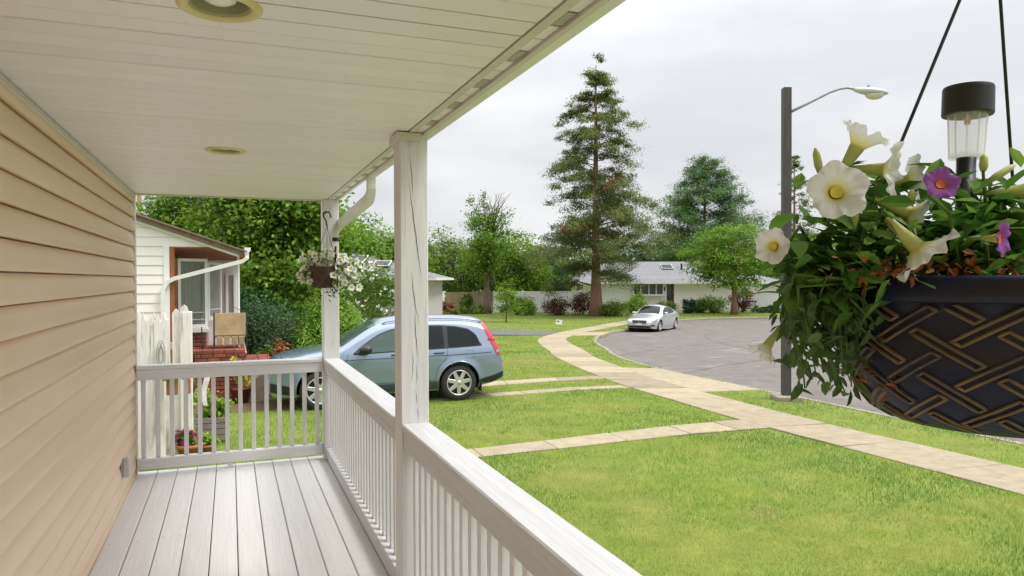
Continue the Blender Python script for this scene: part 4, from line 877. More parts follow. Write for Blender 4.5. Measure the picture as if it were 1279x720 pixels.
for k,(x,m_,tl,dy) in enumerate([(-1.20,0,.0,0),(-1.105,0,.006,0),(-1.01,1,-.008,.02),(-.918,1,.012,0),(-.826,1,.02,.0),(-.735,1,-.02,.02),(-.645,0,.0,.0)]):
    link('picket', pm[m_], pf, (x,dy,.02), (0,tl,0))
for k,(x,h,tl) in enumerate([(-.98,1.78,.045),(-.888,1.76,.02),(-.797,1.80,-.015)]):
    o = link('picket', pm[1], pf, (x,-.35,.02), (.0,tl,.12)); o.scale = (1.05,1,h/1.8)
for z_ in (.35,1.42): MB().box(-1.32,-.66,.03,.07,z_,z_+.09).build('rail', K['weathered'], pf)
MB().box(-.60,-.46,-.05,.07,0,1.90).build('gate_post', K['weathered'], pf, bevel=.006)
MB().prism([(-.60,1.901),(-.50,1.901),(-.515,1.96),(-.55,1.99),(-.585,1.96)],'y',-.045,.0).build('post_top', K['weathered'], pf)
sc_ = MB()
for rr in (1.,.62): sc_.tube([(-.79+.045*rr*math.cos(a),-.4,1.40+.17*rr*math.sin(a)) for a in np.linspace(0,6.28,30)],.006,5)
for s_ in (-1,1): sc_.tube([(-.79+s_*.02*math.sin(3*t),-.4,1.26+.28*t/1.2) for t in np.linspace(0,1.2,14)],.005,5)
sc_.build('scroll_ornament', K['greyplastic'], pf)
MB().box(-.57,-.53,-.068,-.05,1.10,1.14).build('latch', K['blackmetal'], pf)
K['terracotta'] = mat('terracotta', (.34,.12,.05), (.42,.17,.075), rough=.85, nscale=8, bump=.2, bscale=40)
K['oldwood'] = mat('grey_planter_wood', (.17,.14,.12), (.27,.24,.21), rough=.9, nscale=6, stretch=(1,1,6), bump=.4, bscale=20)
def pot(name, label, loc, r0, r1, h, m, cat='planter'):
    t = thing(name, label, cat, loc)
    MB().lathe([(0,0),(r0,0),(r1*.97,h*.80),(r1*1.06,h*.80),(r1*1.07,h),(r1*.94,h),(r1*.92,h*.86)],24).build('pot', m, t, True)
    MB().lathe([(0,h*.87),(r1*.93,h*.86)],20).build('soil', K['soil'], t)
    return t
def small_plant(name, label, loc, r, h, m, seed, bloom=None, nb=0, leaf=.05, bs=.04, bm2='bloom_pink', **kw):
    t = bush(name, label, loc, r, h, m, n=22, per=30, leaf=leaf, seed=seed, cat='plant', **kw)
    if nb:
        rng = np.random.default_rng(seed+5); P = blob_clusters(nb,(r*.9,r*.9,h*.5),rng,.8,-.3)+np.array([0,0,h*.55])
        for p in P[:60]:
            V = leaf_quads(np.tile(p,(5,1))+rng.normal(0,bs*.25,(5,3)),bs,rng=rng,aspect=.9); leaf_obj('flower', V, K[bm2], t)
    return t
fb = thing('flower_box', 'terracotta coloured flower box hung on the white picket fence', 'planter', (-.66,9.52,.93))
MB().prism([(-.07,0),(.07,0),(.085,.20),(-.085,.20)],'x',-.06,.06).build('box', K['terracotta'], fb, bevel=.006)
MB().prism([(-.03,0),(.05,0),(.07,.19),(-.05,.19)],'x',.13,.20).build('side_box', K['terracotta'], fb, bevel=.006)
small_plant('potted_plant', 'yellow green trailing plant in the terracotta flower box', (-.63,9.52,1.10), .13, .16, 'leaf_lime', 31)
bp_ = thing('wooden_planter', 'grey weathered wood planter box on the side lawn', 'planter', (-.26,11.1,0))
for q in range(4):
    for y_ in (-.15,.128): MB().box(-.21-.006*q,.21+.006*q,y_,y_+.022,.03+q*.085,.105+q*.085).build('board', K['oldwood'], bp_, bevel=.004)
for s_ in (-1,1): MB().box(s_*.20-.011,s_*.20+.011,-.127,.127,.03,.36).build('end_board', K['oldwood'], bp_)
MB().box(-.19,.19,-.126,.126,.05,.33).build('soil', K['soil'], bp_)
small_plant('potted_plant', 'bushy lime green plant in the grey wooden planter', (-.27,11.1,.30), .28, .46, 'leaf_lime', 32, leaf=.06)
pot('terracotta_pot', 'terracotta pot with pink flowers at the foot of the picket fence', (-.50,10.0,0), .10, .15, .22, K['terracotta'])
small_plant('potted_plant', 'hot pink flowering plant in the terracotta pot by the fence', (-.55,10.0,.18), .13, .22, 'leaf_mid', 33, nb=16, bs=.06)
pot('terracotta_pot', 'low terracotta pot of green leaves behind the pink flowers', (-.32,10.2,0), .09, .13, .16, K['terracotta'])
small_plant('potted_plant', 'small green leafy plant in the low terracotta pot', (-.32,10.2,.13), .14, .15, 'leaf_lime', 37)
fl = thing('garden_flag', 'narrow white garden flag hanging beside the planter', 'flag', (-.36,10.6,0))
MB().tube([(-.05,0,0),(-.05,0,1.15),(.0,0,1.18),(.10,0,1.17)],.006,6).build('pole', K['blackmetal'], fl)
v = [];
for j in range(12):
    zz = 1.15-.55*j/11; v += [(.0+.02*math.sin(j*.6),.01*math.sin(j),zz),(.085+.02*math.sin(j*.6)-.03*j/11,.012*math.cos(j),zz)]
MB().add(v,[(2*j,2*j+1,2*j+3,2*j+2) for j in range(11)]).build('cloth', K['white'], fl, True)
pot('red_pot', 'dark red pot on the lawn holding a yellow leaved plant', (.17,15.0-.6,0), .13, .18, .30, mat('dark_red_glaze',(.16,.03,.025),rough=.4))
small_plant('potted_plant', 'yellow leaved plant in the dark red pot by the brick stoop', (.17,14.4,.25), .24, .62, 'leaf_yellow' if 'leaf_yellow' in K else 'leaf_lime', 34, nb=26, bs=.09, bm2='leaf_yellow')
# ------------------------------------------------------------------ shrubs and trees beyond the left neighbour
def gl(p): return (p.x,p.y,gz(p.x,p.y))
def on(px, d, dz=0.):                    # stand a thing on the ground at a bearing and depth
    p = at(px,350,d); return (p.x,p.y,gz(p.x,p.y)+dz)
bush('yew_shrub', 'spreading blue green yew between the stoop and the car', on(338,17.2), .95, 1.75, 'leaf_blue', n=120, per=110, leaf=.075, seed=41, aspect=.35)
bush('leafy_shrub', 'dark leafy shrub behind the patio chair', on(306,18.4), .8, 2.1, 'leaf_dark', n=90, per=90, leaf=.09, seed=42)
bush('orange_shrub', 'small shrub with orange red leaves beside the car bonnet', on(350,15.8), .33, 1.05, 'leaf_orange', n=22, per=26, leaf=.085, seed=43)
bush('leafy_shrub', 'low bright green shrub below the orange leaves', on(331,15.7), .30, .85, 'leaf_bright', n=30, per=45, leaf=.08, seed=44)
ds = bush('dwarf_spruce', 'dense conical bright green dwarf spruce behind the corner post', on(412,17.0), 1.25, 2.3, 'leaf_spruce', n=330, per=130, leaf=.075, seed=45, cone=.85, aspect=.3, csize=.16, cat='tree')
rs = thing('flowering_tree', 'small multi stemmed tree with white and pink blossom by the grey house', 'tree', on(455,20.5))
rng = np.random.default_rng(46); C = blob_clusters(70,(1.05,1.05,.75),rng,.35)+np.array([.35,.2,1.95])
mb = MB()
for k in range(7):
    c = Vector(C[k]); a = Vector((-.35+.04*k,.02*k,-.05)); mb.tube([a,a.lerp(c,.35)+Vector((-.1,0,.1)),a.lerp(c,.7)+Vector((-.05,0,.12)),c],[.035,.028,.018,.006],6)
mb.build('stems', K['bark'], rs, True)
P = (C[:,None,:]+rng.normal(size=(70,85,3))*.19).reshape(-1,3); leaf_obj('crown', leaf_quads(P,.085,rng=rng), K['leaf_mid'], rs)
P = blob_clusters(150,(1.15,1.15,.85),rng,.75)+np.array([.35,.2,1.98]); P = np.repeat(P,5,axis=0)+rng.normal(0,.03,(750,3)); leaf_obj('blossom', leaf_quads(P,.075,rng=rng,aspect=.9), K['bloom_white'], rs, kind='stuff')

broadleaf('broadleaf_tree', 'large leafy tree with broad bright leaves behind the yew', on(350,24.5), 7.2, 1.95, 6.2, 'leaf_bright', n=170, per=210, leaf=.17, seed=51, r0=.16, csize=.75, aspect=.62)
broadleaf('broadleaf_tree', 'tall bright green tree rising over the white gable', on(262,28), 7.3, 1.9, 5.4, 'leaf_bright', n=190, per=160, leaf=.15, seed=52, r0=.16, csize=.75)
conifer('spruce_tree', 'drooping olive green spruce between the leafy trees at left', on(303,26), 11.5, 2.7, 'leaf_olive2' , seed=53, r0=.26, whorls=26, per_whorl=6, first=.16, leaf=.15, clump=.42, nleaf=80, droop=.35, aspect=.25, gaps=.05, flat=.5)
broadleaf('broadleaf_tree', 'dark leafy tree filling the gap behind the spruce', on(325,32), 9.5, 2.9, 8.5, 'leaf_mid', n=220, per=130, leaf=.19, seed=54, r0=.2, csize=1.0)
broadleaf('broadleaf_tree', 'mid green tree above the grey house roof, behind the basket', on(426,38), 5.9, 2.4, 4.8, 'leaf_bright', n=170, per=90, leaf=.22, seed=55, r0=.2, csize=.85)
broadleaf('broadleaf_tree', 'low rounded tree just over the grey roof ridge', on(474,46), 5.6, 2.7, 4.2, 'leaf_mid', n=130, per=90, leaf=.24, seed=56, r0=.2, csize=.85)
broadleaf('broadleaf_tree', 'leafy tree behind the white gable at the far left', on(165,33), 4.2, 2.6, 3.4, 'leaf_mid', n=130, per=80, leaf=.25, seed=57, r0=.2, csize=1.0)
ut = thing('utility_pole', 'brown wooden utility pole top above the white gable roof', 'pole', on(175,40)); MB().tube([(0,0,0),(0,0,7.6)],[.14,.11],10).build('pole', K['bark_red'], ut, True); MB().box(-.6,.6,-.05,.05,6.9,7.02).build('crossarm', K['bark'], ut)

# ------------------------------------------------------------------ grey hip roofed house
p = at(544,395,30); gh = thing('grey_house', 'low grey sided house with grey hip roof and skylight', 'house', (p.x,p.y,0), -YAW)
K['grey_siding'] = mat('grey_siding', (.40,.38,.37), (.47,.45,.44), rough=.6, nscale=3)
E_ = 2.36; Rz = 3.52; z = -.35; 
while z < 2.2:
    MB().prism([(.0,z),(-.018,z),(-.004,z+.178),(.0,z+.178)],'x',-10,-.45).build('siding_board', K['grey_siding'], gh, loc=(0,.45,0)); 
    MB().prism([(-.45,z),(-.432,z),(-.446,z+.178),(-.45,z+.178)],'y',.45,7.5).build('siding_board', K['grey_siding'], gh); z += .18
MB().box(-10,-.452,.4515,7.5,-.5,2.25).build('wall_core', K['grey_siding'], gh)
def shingled(parent, quad, rows, name='shingle_course', m='shingle', th=.02):
    """a roof plane laid in overlapping courses: quad = eave left, eave right, ridge right, ridge left"""
    a,b,c,d = [Vector(q) for q in quad]; nn = (b-a).cross(d-a).normalized()
    for r_ in range(rows):
        t0, t1 = r_/rows, min(1,(r_+1.15)/rows); p0 = a.lerp(d,t0); p1 = b.lerp(c,t0); p2 = b.lerp(c,t1); p3 = a.lerp(d,t1)
        v = [p0+nn*th,p1+nn*th,p2+nn*.003,p3+nn*.003,p0-nn*.004,p1-nn*.004]; MB().add(v,[(0,1,2,3),(0,4,5,1)]).build(name, K[m], parent)
shingled(gh, [(-10,0,E_),(0,0,E_),(-4.2,4.2,Rz),(-10,4.2,Rz)], 22)
shingled(gh, [(0,0,E_),(0,8.4,E_),(-4.2,4.2,Rz),(-4.2,4.2,Rz)], 22)
MB().add([(-10,0,E_-.02),(0,0,E_-.02),(0,8.4,E_-.02),(-10,8.4,E_-.02)],[(3,2,1,0)]).build('eave_soffit', K['white'], gh)
MB().box(-10,.06,-.10,-.005,E_-.10,E_+.005).box(.005,.10,-.005,8.4,E_-.10,E_+.005).build('gutter', K['white'], gh)
def sky_on(parent, x0, x1, t0, t1, quadf):
    mb = MB(); P = [quadf(x0,t0),quadf(x1,t0),quadf(x1,t1),quadf(x0,t1)]; mb.add([q+Vector((0,-.03,.10)) for q in P]+P,[(0,1,2,3),(0,4,5,1),(1,5,6,2),(2,6,7,3),(3,7,4,0)]); s_ = mb.build('skylight', K['skyglass'], parent)
    fr = MB()
    for i in range(4): fr.tube([P[i]+Vector((0,-.03,.10)),P[(i+1)%4]+Vector((0,-.03,.10))],.022,6)
    fr.build('skylight_frame', K['white'], s_)
qf = lambda x,t: Vector((x,4.2*t,E_+(Rz-E_)*t+.02))
sky_on(gh,-4.55,-3.45,.55,.80,qf); sky_on(gh,-2.9,-2.2,.36,.56,qf)
q = qf(-2.7,.62); MB().tube([q,q+Vector((0,0,.3))],.05,8).build('vent_pipe', K['blackmetal'], gh)
f_ = MB().box(-2.55,-1.75,.40,.43,1.45,2.05).build('window', K['darkglass'], gh); MB().box(-2.62,-1.68,.37,.399,2.05,2.13).box(-2.62,-2.55,.37,.399,1.45,2.049).box(-1.75,-1.68,.37,.399,1.45,2.049).build('frame', K['white'], f_); MB().box(-2.66,-1.64,.30,.399,1.36,1.449).build('sill', K['white'], f_)
bush('leafy_shrub', 'small rounded shrub under the grey house window', on(480,28.8), .45, .8, 'leaf_mid', n=30, per=50, leaf=.09, seed=61)

# ------------------------------------------------------------------ fences, shrubs and trees in the middle distance
def panel_fence(name, label, px0, px1, d0, d1, h, m, bw, kind, z0=0, slab_=False):
    a = at(px0,390,d0); b = at(px1,390,d1); t = b-a; t.z = 0; L_ = t.length; t.normalize(); rz = math.atan2(t.y,t.x)
    f = thing(name, label, 'fence', (a.x,a.y,gz(a.x,a.y)+z0), rz); n = int(L_/bw)
    me = MB().box(.006,bw-.006,-.012,.012,.05,h).mesh('board', K[m], bevel=.004)
    for i in range(n): link('board', me, f, (i*bw,RNG.normal(0,.003),RNG.normal(0,.006) if kind == 'wood' else 0))
    for z_ in (.25,h-.35): MB().box(0,L_,.014,.05,z_,z_+.09).build('rail', K[m], f)
    pmh = MB().box(-.06,.06,-.07,.07,0,h+.05).add([(-.08,-.09,h+.05),(.08,-.09,h+.05),(.08,.09,h+.05),(-.08,.09,h+.05),(0,0,h+.13)],[(0,1,4),(1,2,4),(2,3,4),(3,0,4),(3,2,1,0)]).mesh('post', K[m])
    for i in range(int(L_/2.4)+1): link('post', pmh, f, (min(i*2.4,L_),-.02 if kind != 'wood' else .06,0))
    if kind == 'vinyl': MB().box(0,L_,-.03,.03,h-.02,h+.04).build('top_rail', K[m], f)
    return f
K['oldfence'] = mat('weathered_cedar', (.26,.19,.12), (.36,.28,.19), rough=.9, nscale=4, stretch=(6,6,.6), objrand=.15)
panel_fence('wooden_fence', 'weathered wooden board fence behind the vine clad tree', 555, 616, 60, 60, 1.75, 'oldfence', .14, 'wood')
panel_fence('vinyl_fence', 'short white vinyl fence section beside the grey house', 520, 557, 54, 55, 1.85, 'white', .16, 'vinyl')
panel_fence('vinyl_fence', 'long white vinyl fence behind the maroon shrubs', 617, 737, 60, 60, 1.75, 'white', .28, 'vinyl')
panel_fence('vinyl_fence', 'white vinyl fence at the right of the ranch house', 938, 1050, 61, 58, 1.5, 'white', .28, 'vinyl')
shr = [('maroon_shrub','maroon shrub left of the wooden fence beside two grey pots',556,50,.75,1.25,'leaf_maroon'),('lime_shrub','rounded yellow green shrub beside the cracked post',541,48,.55,1.3,'leaf_lime'),
 ('lime_shrub','yellow green shrub in front of the white vinyl fence',658,56,.85,1.45,'leaf_lime'),('maroon_shrub','wide maroon shrub left of the tall conifer trunk',694,56,1.15,1.35,'leaf_maroon'),('maroon_shrub','tall maroon shrub touching the tall conifer trunk',727,56.5,.95,1.7,'leaf_maroon'),
 ('green_shrub','green shrub right of the tall conifer trunk',768,54,1.05,1.05,'leaf_mid'),('green_shrub','dark green shrub below the white garage door',752,54.5,.7,.8,'leaf_mid'),('lime_shrub','round yellow green shrub beside the bay window',794,58.5,.8,1.2,'leaf_lime'),('green_shrub','upright dark green shrub below the bay window',799,60.8,.55,1.5,'leaf_bright'),
 ('green_shrub','low clipped green shrub below the front door lamp',831,60,.95,.85,'leaf_mid'),('topiary_shrub','dark round topiary shrub right of the front steps',861,58,.55,1.15,'leaf_dark'),('green_shrub','green shrub against the white wall, right of the topiary',874,59,.8,1.0,'leaf_mid'),('green_shrub','wide green shrub against the white wall near the lawn tree',892,59,1.1,1.25,'leaf_bright'),('dark_shrub','purple brown shrub behind the lawn tree trunk',926,59.5,1.0,2.1,'leaf_maroon'),
 ('low_hedge','low dark hedge along the right white fence',957,58.5,1.4,.55,'leaf_dark'),('maroon_shrub','small dark red shrub by the wooden fence post',646,57,.5,1.5,'leaf_maroon'),('ground_ivy','low ivy at the foot of the wooden fence',590,58.8,1.6,.6,'leaf_mid'),('ivy_clump','green ivy climbing the wooden fence',583,59.5,.5,1.7,'leaf_mid')]
for i,(nm,lb,px,d,rx,hz,m_) in enumerate(shr): bush(nm, lb, on(px,d), rx, hz, m_, n=38, per=60, leaf=.13, seed=70+i)
K['stonepot'] = mat('grey_stone_pot', (.25,.23,.25), rough=.8)
for i,px in enumerate((559,569)):
    pot('stone_pot', ('grey pot of orange flowers nearer the maroon shrub','grey pot of orange flowers nearer the wooden fence')[i], on(px,46.5), .13,.2,.32, K['stonepot'])
    small_plant('potted_plant', ('orange flowers in the grey pot nearer the maroon shrub','orange flowers in the grey pot nearer the wooden fence')[i], tuple(np.array(on(px,46.5))+np.array([0,0,.28])), .28,.65,'leaf_mid',90+i,nb=14,bs=.12,leaf=.1,bm2='leaf_orange')
# vine clad tree with bare upper limbs
vt = broadleaf('vine_clad_tree', 'vine clad tree with bare grey upper limbs in front of the wooden fence', on(608,58.5), 8.4, 2.0, 5.9, 'leaf_bright', n=110, per=70, leaf=.19, seed=101, r0=.30, csize=.7, shell=.2, nl=26)
rng = np.random.default_rng(102); mb = MB()
for k in range(16):
    a = Vector((rng.normal(.2,.3),rng.normal(0,.3),6.3+rng.random())); d_v = Vector((rng.uniform(-.2,1.0),rng.normal(0,.4),.9)).normalized(); p1 = a+d_v*1.4+Vector((0,0,.1)); p2 = p1+(d_v+Vector((rng.normal(0,.35),rng.normal(0,.3),.1)))*1.2
    mb.tube([a,p1,p2],[.06,.035,.008],5)
    for j in range(4):
        s_ = p1.lerp(p2,j/4); mb.tube([s_,s_+Vector((rng.normal(.1,.35),rng.normal(0,.3),rng.uniform(.1,.55)))],[.015,.004],4)
mb.build('bare_limbs', K['bark'], vt, True)
P = rng.normal(size=(260,3))*np.array([.38,.38,1.1])+np.array([-.05,-.15,4.3]); leaf_obj('dead_vine', leaf_quads(P,.26,rng=rng,droop=1.5,aspect=.35), K['leaf_brown'], vt, kind='stuff')
P = np.vstack([rng.normal(size=(26,3))*np.array([.15,.15,.2])+np.array(c) for c in [(-.9,0,8.3),(-.55,.1,8.8),(-.3,0,9.3),(-.1,0,8.7),(-1.2,0,9.2),(-1.5,0,9.0),(-.15,.2,9.7),(.3,0,8.0),(.15,0,8.5),(-.4,0,8.0),(.5,0,7.6),(-.9,.1,7.7)] for _ in (0,1)]); leaf_obj('vine_tips', leaf_quads(P,.17,rng=rng), K['leaf_mid'], vt, kind='stuff')
mb = MB()
for c in [(-.9,0,8.3),(-.3,0,9.3),(-1.3,0,9.1),(-.15,.2,9.7)]: mb.tube([(0,0,6.6),(c[0]*.5,0,7.6),c],[.07,.045,.01],5)
mb.build('upper_limbs', K['bark'], vt, True)
broadleaf('broadleaf_tree', 'spreading green tree left of the vine clad tree', on(566,64), 6.5, 3.4, 5.9, 'leaf_mid', n=150, per=80, leaf=.24, seed=103, r0=.2, csize=.9)
broadleaf('broadleaf_tree', 'light green rounded tree right of the vine clad tree', on(642,64), 6.7, 3.1, 5.6, 'leaf_bright', n=150, per=80, leaf=.24, seed=104, r0=.2, csize=.9)
broadleaf('broadleaf_tree', 'low tree behind the grey house gutter corner', on(520,70), 5.6, 3.4, 5.0, 'leaf_mid', n=130, per=80, leaf=.26, seed=105, r0=.2, csize=1.0)
conifer('arborvitae', 'dark dense arborvitae behind the white fence, left one', on(660,68), 4.9, 1.5, 'leaf_dark', seed=106, r0=.12, whorls=18, per_whorl=7, first=.03, leaf=.2, clump=.5, nleaf=60, droop=-.2, gaps=.0, flat=.9, profile=lambda q: min(1,(1-q)*2.2))
conifer('arborvitae', 'dark dense arborvitae behind the white fence, right one', on(683,69), 4.7, 1.5, 'leaf_dark', seed=107, r0=.12, whorls=18, per_whorl=7, first=.03, leaf=.2, clump=.5, nleaf=60, droop=-.2, gaps=.0, flat=.9, profile=lambda q: min(1,(1-q)*2.2))
yt = broadleaf('young_tree', 'small young tree with thin twin stems on the far lawn', on(632,47.2), 2.35, .72, 1.75, 'leaf_bright', n=60, per=45, leaf=.11, seed=108, r0=.045, csize=.3, nl=14)
sg = thing('yard_sign', 'small white yard sign on the far lawn near the driveway', 'sign', on(697,42.6), R(-12)); MB().box(-.19,.19,-.008,.008,.12,.40).build('board', K['white'], sg, rot=(0,R(10),0)); MB().tube([(-.12,.015,-.1),(-.12,.015,.3)],.008,5).build('stake', K['blackmetal'], sg); MB().tube([(.12,.015,-.1),(.12,.015,.3)],.008,5).build('stake', K['blackmetal'], sg)
MB().box(-.13,.02,-.0105,-.0085,.26,.34).build('print', mat('sign_print',(.12,.16,.16),rough=.6), sg, rot=(0,R(10),0))
# tall conifer
def prof_tall(q): return float(np.interp(q,[.15,.22,.35,.5,.68,.83,.95,1],[.75,1.0,1.,.85,.68,.42,.16,.04]))
tc_, cl_ = conifer('tall_conifer', 'very tall olive green conifer with bare reddish trunk on the far lawn', on(745,54.4), 18.9, 4.8, 'leaf_olive', seed=111, r0=.42, whorls=26, per_whorl=6, first=.15, leaf=.16, clump=.62, nleaf=170, droop=.24, rise=.10, profile=prof_tall, gaps=.24, aspect=.36, inner=.36, cpl=8, flat=.5, zj=2.8, lv=(.42,1.22))
rng = np.random.default_rng(112); P = []
for (px,py,s_,k) in [(712,286,.42,46),(705,290,.30,26),(722,284,.36,34),(766,222,.30,22),(762,236,.3,22)]:
    w = at(px,py,50.6)-tc_.location; P.append(rng.normal(size=(k,3))*np.array([s_,s_,s_*.6])+np.array(w))
leaf_obj('red_vine', leaf_quads(np.vstack(P),.22,rng=rng,droop=1.), K['leaf_red'], tc_, kind='stuff')
# soft pine behind the ranch house
conifer('white_pine', 'broad blue green pine rising behind the ranch house roof', on(880,76), 15.2, 8.2, 'leaf_pine', seed=113, r0=.35, whorls=20, per_whorl=7, first=.10, leaf=.30, clump=1.0, nleaf=130, droop=-.12, rise=.16, gaps=.06, aspect=.22, flat=.5, cpl=9, profile=lambda q: (1-q)**.75*.95+.05)
conifer('sparse_conifer', 'thin sparse olive conifer showing behind the street lamp pole', on(992,70), 14.8, 3.8, 'leaf_olive', seed=114, r0=.25, whorls=24, per_whorl=4, first=.15, leaf=.22, clump=.50, nleaf=45, droop=.1, gaps=.3, flat=.5, aspect=.4)
broadleaf('lawn_tree', 'bright green spreading tree on the lawn right of the ranch house', on(917,56), 7.2, 3.3, 5.4, 'leaf_bright', n=190, per=85, leaf=.19, seed=115, r0=.24, csize=.85, shell=.3, flat=.4, bark='bark_red')
for i,(px,d,h,r_,m_,lb) in enumerate([(1010,66,6.5,3.6,'leaf_mid','mid green tree behind the planter foliage, left'),(1085,70,8.5,4.2,'leaf_bright','tall leafy tree hidden mostly behind the hanging planter'),(1180,66,7.5,4.2,'leaf_mid','wide leafy tree behind the navy planter'),(1270,62,8,4.2,'leaf_bright','leafy tree at the right edge behind the planter'),(812,84,7,4.5,'leaf_dark','dark leafy tree far behind the ranch house roof, left of the pine'),(945,84,6.5,4.0,'leaf_dark','dark leafy tree far behind the pine, right side'),(720,84,6,4.5,'leaf_mid','leafy tree far behind the white vinyl fence'),(615,86,6,4.5,'leaf_dark','dark tree far behind the vine clad tree')]):
    broadleaf('broadleaf_tree', lb, on(px,d), h, r_, h*.82, m_, n=110, per=70, leaf=.3, seed=120+i, r0=.25, csize=1.2)

# ------------------------------------------------------------------ white ranch house
p = at(800,388,63); rh = thing('ranch_house', 'long white ranch house with grey roof and dark front door', 'house', (p.x,p.y,-.56), -YAW)
B = .56; EZ = 2.03+B; RZ = 3.85+B
MB().box(-5.0,12.4,0,8,-.2,EZ-.05).build('wall', mat('white_stucco',(.80,.76,.75),(.84,.80,.79),rough=.8,nscale=2), rh)
shingled(rh, [(-5.6,-.55,EZ-.1),(12.9,-.55,EZ-.1),(6.0,4.0,RZ),(-4.0,4.0,RZ)], 20)
shingled(rh, [(12.9,-.55,EZ-.1),(12.9,8.6,EZ-.1),(6.0,4.0,RZ),(6.0,4.0,RZ)], 20)
shingled(rh, [(-5.6,8.6,EZ-.1),(-5.6,-.55,EZ-.1),(-4.0,4.0,RZ),(-4.0,4.0,RZ)], 20)
MB().box(-5.6,12.9,-.62,-.56,EZ-.20,EZ-.06).build('gutter', K['white'], rh)
MB().add([(-5.6,-.56,EZ-.12),(12.9,-.56,EZ-.12),(12.9,0,EZ-.12),(-5.6,0,EZ-.12)],[(3,2,1,0)]).build('eave_soffit', K['white'], rh)
qf2 = lambda x,t: Vector((x,-.55+4.55*t,EZ-.1+(RZ-EZ+.1)*t+.02))
sky_on(rh,2.35,3.35,.60,.80,qf2); q = qf2(4.1,.6); MB().tube([q,q+Vector((0,0,.55))],.09,8).build('vent_pipe', K['blackmetal'], rh)
lx = lambda px: (px-800)/14.286
for a,b in ((791,799),(800,809),(810,818),(819,827)):
    f_ = MB().box(lx(a)+.02,lx(b),-.28,-.20,.93+B,2.0+B).build('window_pane', K['darkglass'], rh)
    MB().box(lx(a)-.05,lx(a)+.018,-.32,-.20,.93+B,2.0+B).build('mullion', K['white'], f_)
MB().box(lx(827)+.002,lx(827)+.07,-.32,-.20,.93+B,2.0+B).build('mullion', K['white'], rh)
MB().box(lx(791)-.1,lx(827)+.12,-.36,-.001,.80+B,.925+B).build('bay_sill', K['white'], rh); MB().box(lx(791)-.03,lx(827)+.05,-.195,-.001,.93+B,EZ-.13).build('bay_core', K['white'], rh)
dr = MB().box(lx(832.6),lx(841.6),-.05,-.001,.05+B,2.0+B).build('door', mat('dark_red_door',(.07,.018,.015),rough=.35), rh); MB().box(lx(833.4),lx(837.6),-.056,-.0505,.45+B,1.9+B).build('door_glass', K['darkglass'], dr); MB().tube([(lx(840.6),-.09,1.0+B),(lx(840.6),-.09,1.15+B)],.02,6).build('handle', K['chrome'], dr)
MB().box(lx(831.2),lx(832.5),-.07,-.001,.05+B,2.05+B).box(lx(841.7),lx(843),-.07,-.001,.05+B,2.05+B).build('door_frame', K['white'], rh)
MB().prism([(-.10,1.2+B),(0,1.25+B),(0,1.55+B),(-.12,1.5+B),(-.14,1.3+B)],'x',lx(829.0),lx(830.4)).build('wall_lamp', K['blackmetal'], rh)
gd = MB().box(lx(752),lx(781),-.03,-.001,-.05,1.50+B).build('garage_door', K['white'], rh)
for k in range(4):
    for j in range(4): MB().box(lx(752)+.08+j*.49,lx(752)+.49+j*.49,-.045,-.031,.05+k*.5,.43+k*.5).build('door_panel', K['white'], gd, bevel=.01)
K['step'] = mat('pinkish_step', (.45,.38,.33), (.52,.45,.40), rough=.9, nscale=6)
for k in range(3): MB().box(lx(834)-k*.0,lx(850)+k*.6,-1.0-.35*k,-.002 if k == 0 else -1.001-.35*(k-1),-.05,.55-.17*k).build('step', K['step'], rh)
# power lines
pw = thing('power_lines', 'thin overhead power lines beside the cracked post', 'cable', at(470,318,75))
for k in range(3):
    a = at(430,312+k*9,75)-at(470,318,75); b = at(640,292+k*7,82)-at(470,318,75); MB().tube([a.lerp(b,t)+Vector((0,0,-1.2*4*t*(1-t)*.3)) for t in np.linspace(0,1,12)],.012,4).build('wire', K['blackmetal'], pw)
# ------------------------------------------------------------------ street lamp
K['polepaint'] = mat('dark_brown_pole', (.045,.038,.036), (.075,.064,.06), rough=.6, nscale=5, stretch=(3,3,.4), bump=.2, bscale=20)
lp = thing('street_lamp', 'dark square street lamp pole with cobra head lamp by the kerb', 'street lamp', (10.21,11.27,gz(10.21,11.27)), R(-21))
H = 6.15
MB().box(-.24,.24,-.24,.24,-.1,.10).build('base_block', K['kerb'], lp, bevel=.02)
MB().box(-.078,.078,-.078,.078,.101,H).build('pole', K['polepaint'], lp, bevel=.008)
MB().tube([(.09,0,5.68),(.45,0,5.86),(.85,0,6.06),(1.05,0,6.13),(1.2,0,6.15),(1.42,0,6.11)],[.028,.028,.026,.025,.025,.025],8).build('arm', K['greyplastic'], lp, True)
hd = MB(); n = 12; v = []; f = []
secs = [(1.32,.03,.03,6.12),(1.38,.055,.045,6.105),(1.50,.10,.065,6.09),(1.66,.135,.075,6.075),(1.80,.135,.07,6.06),(1.93,.10,.05,6.045),(2.0,.03,.02,6.04)]
for i,(x,wy,wz,zc) in enumerate(secs): v += [(x,wy*math.cos(2*math.pi*k/n),zc+wz*math.sin(2*math.pi*k/n)) for k in range(n)]
for i in range(len(secs)-1): f += [(i*n+k,i*n+(k+1)%n,(i+1)*n+(k+1)%n,(i+1)*n+k) for k in range(n)]
hd.add(v,f+[tuple(range(n))[::-1],tuple((len(secs)-1)*n+k for k in range(n))]).build('lamp_head', mat('pale_green_grey_lamp',(.52,.56,.54),rough=.4), lp, True)
ln = MB().lathe([(.125,0),(.118,-.035),(.09,-.075),(.05,-.095),(0,-.10)],20).build('lens', mat('prismatic_lens',(.62,.62,.52),rough=.15,spec=.8), lp, True, loc=(1.74,0,6.02)); ln.scale = (1.5,1,1)
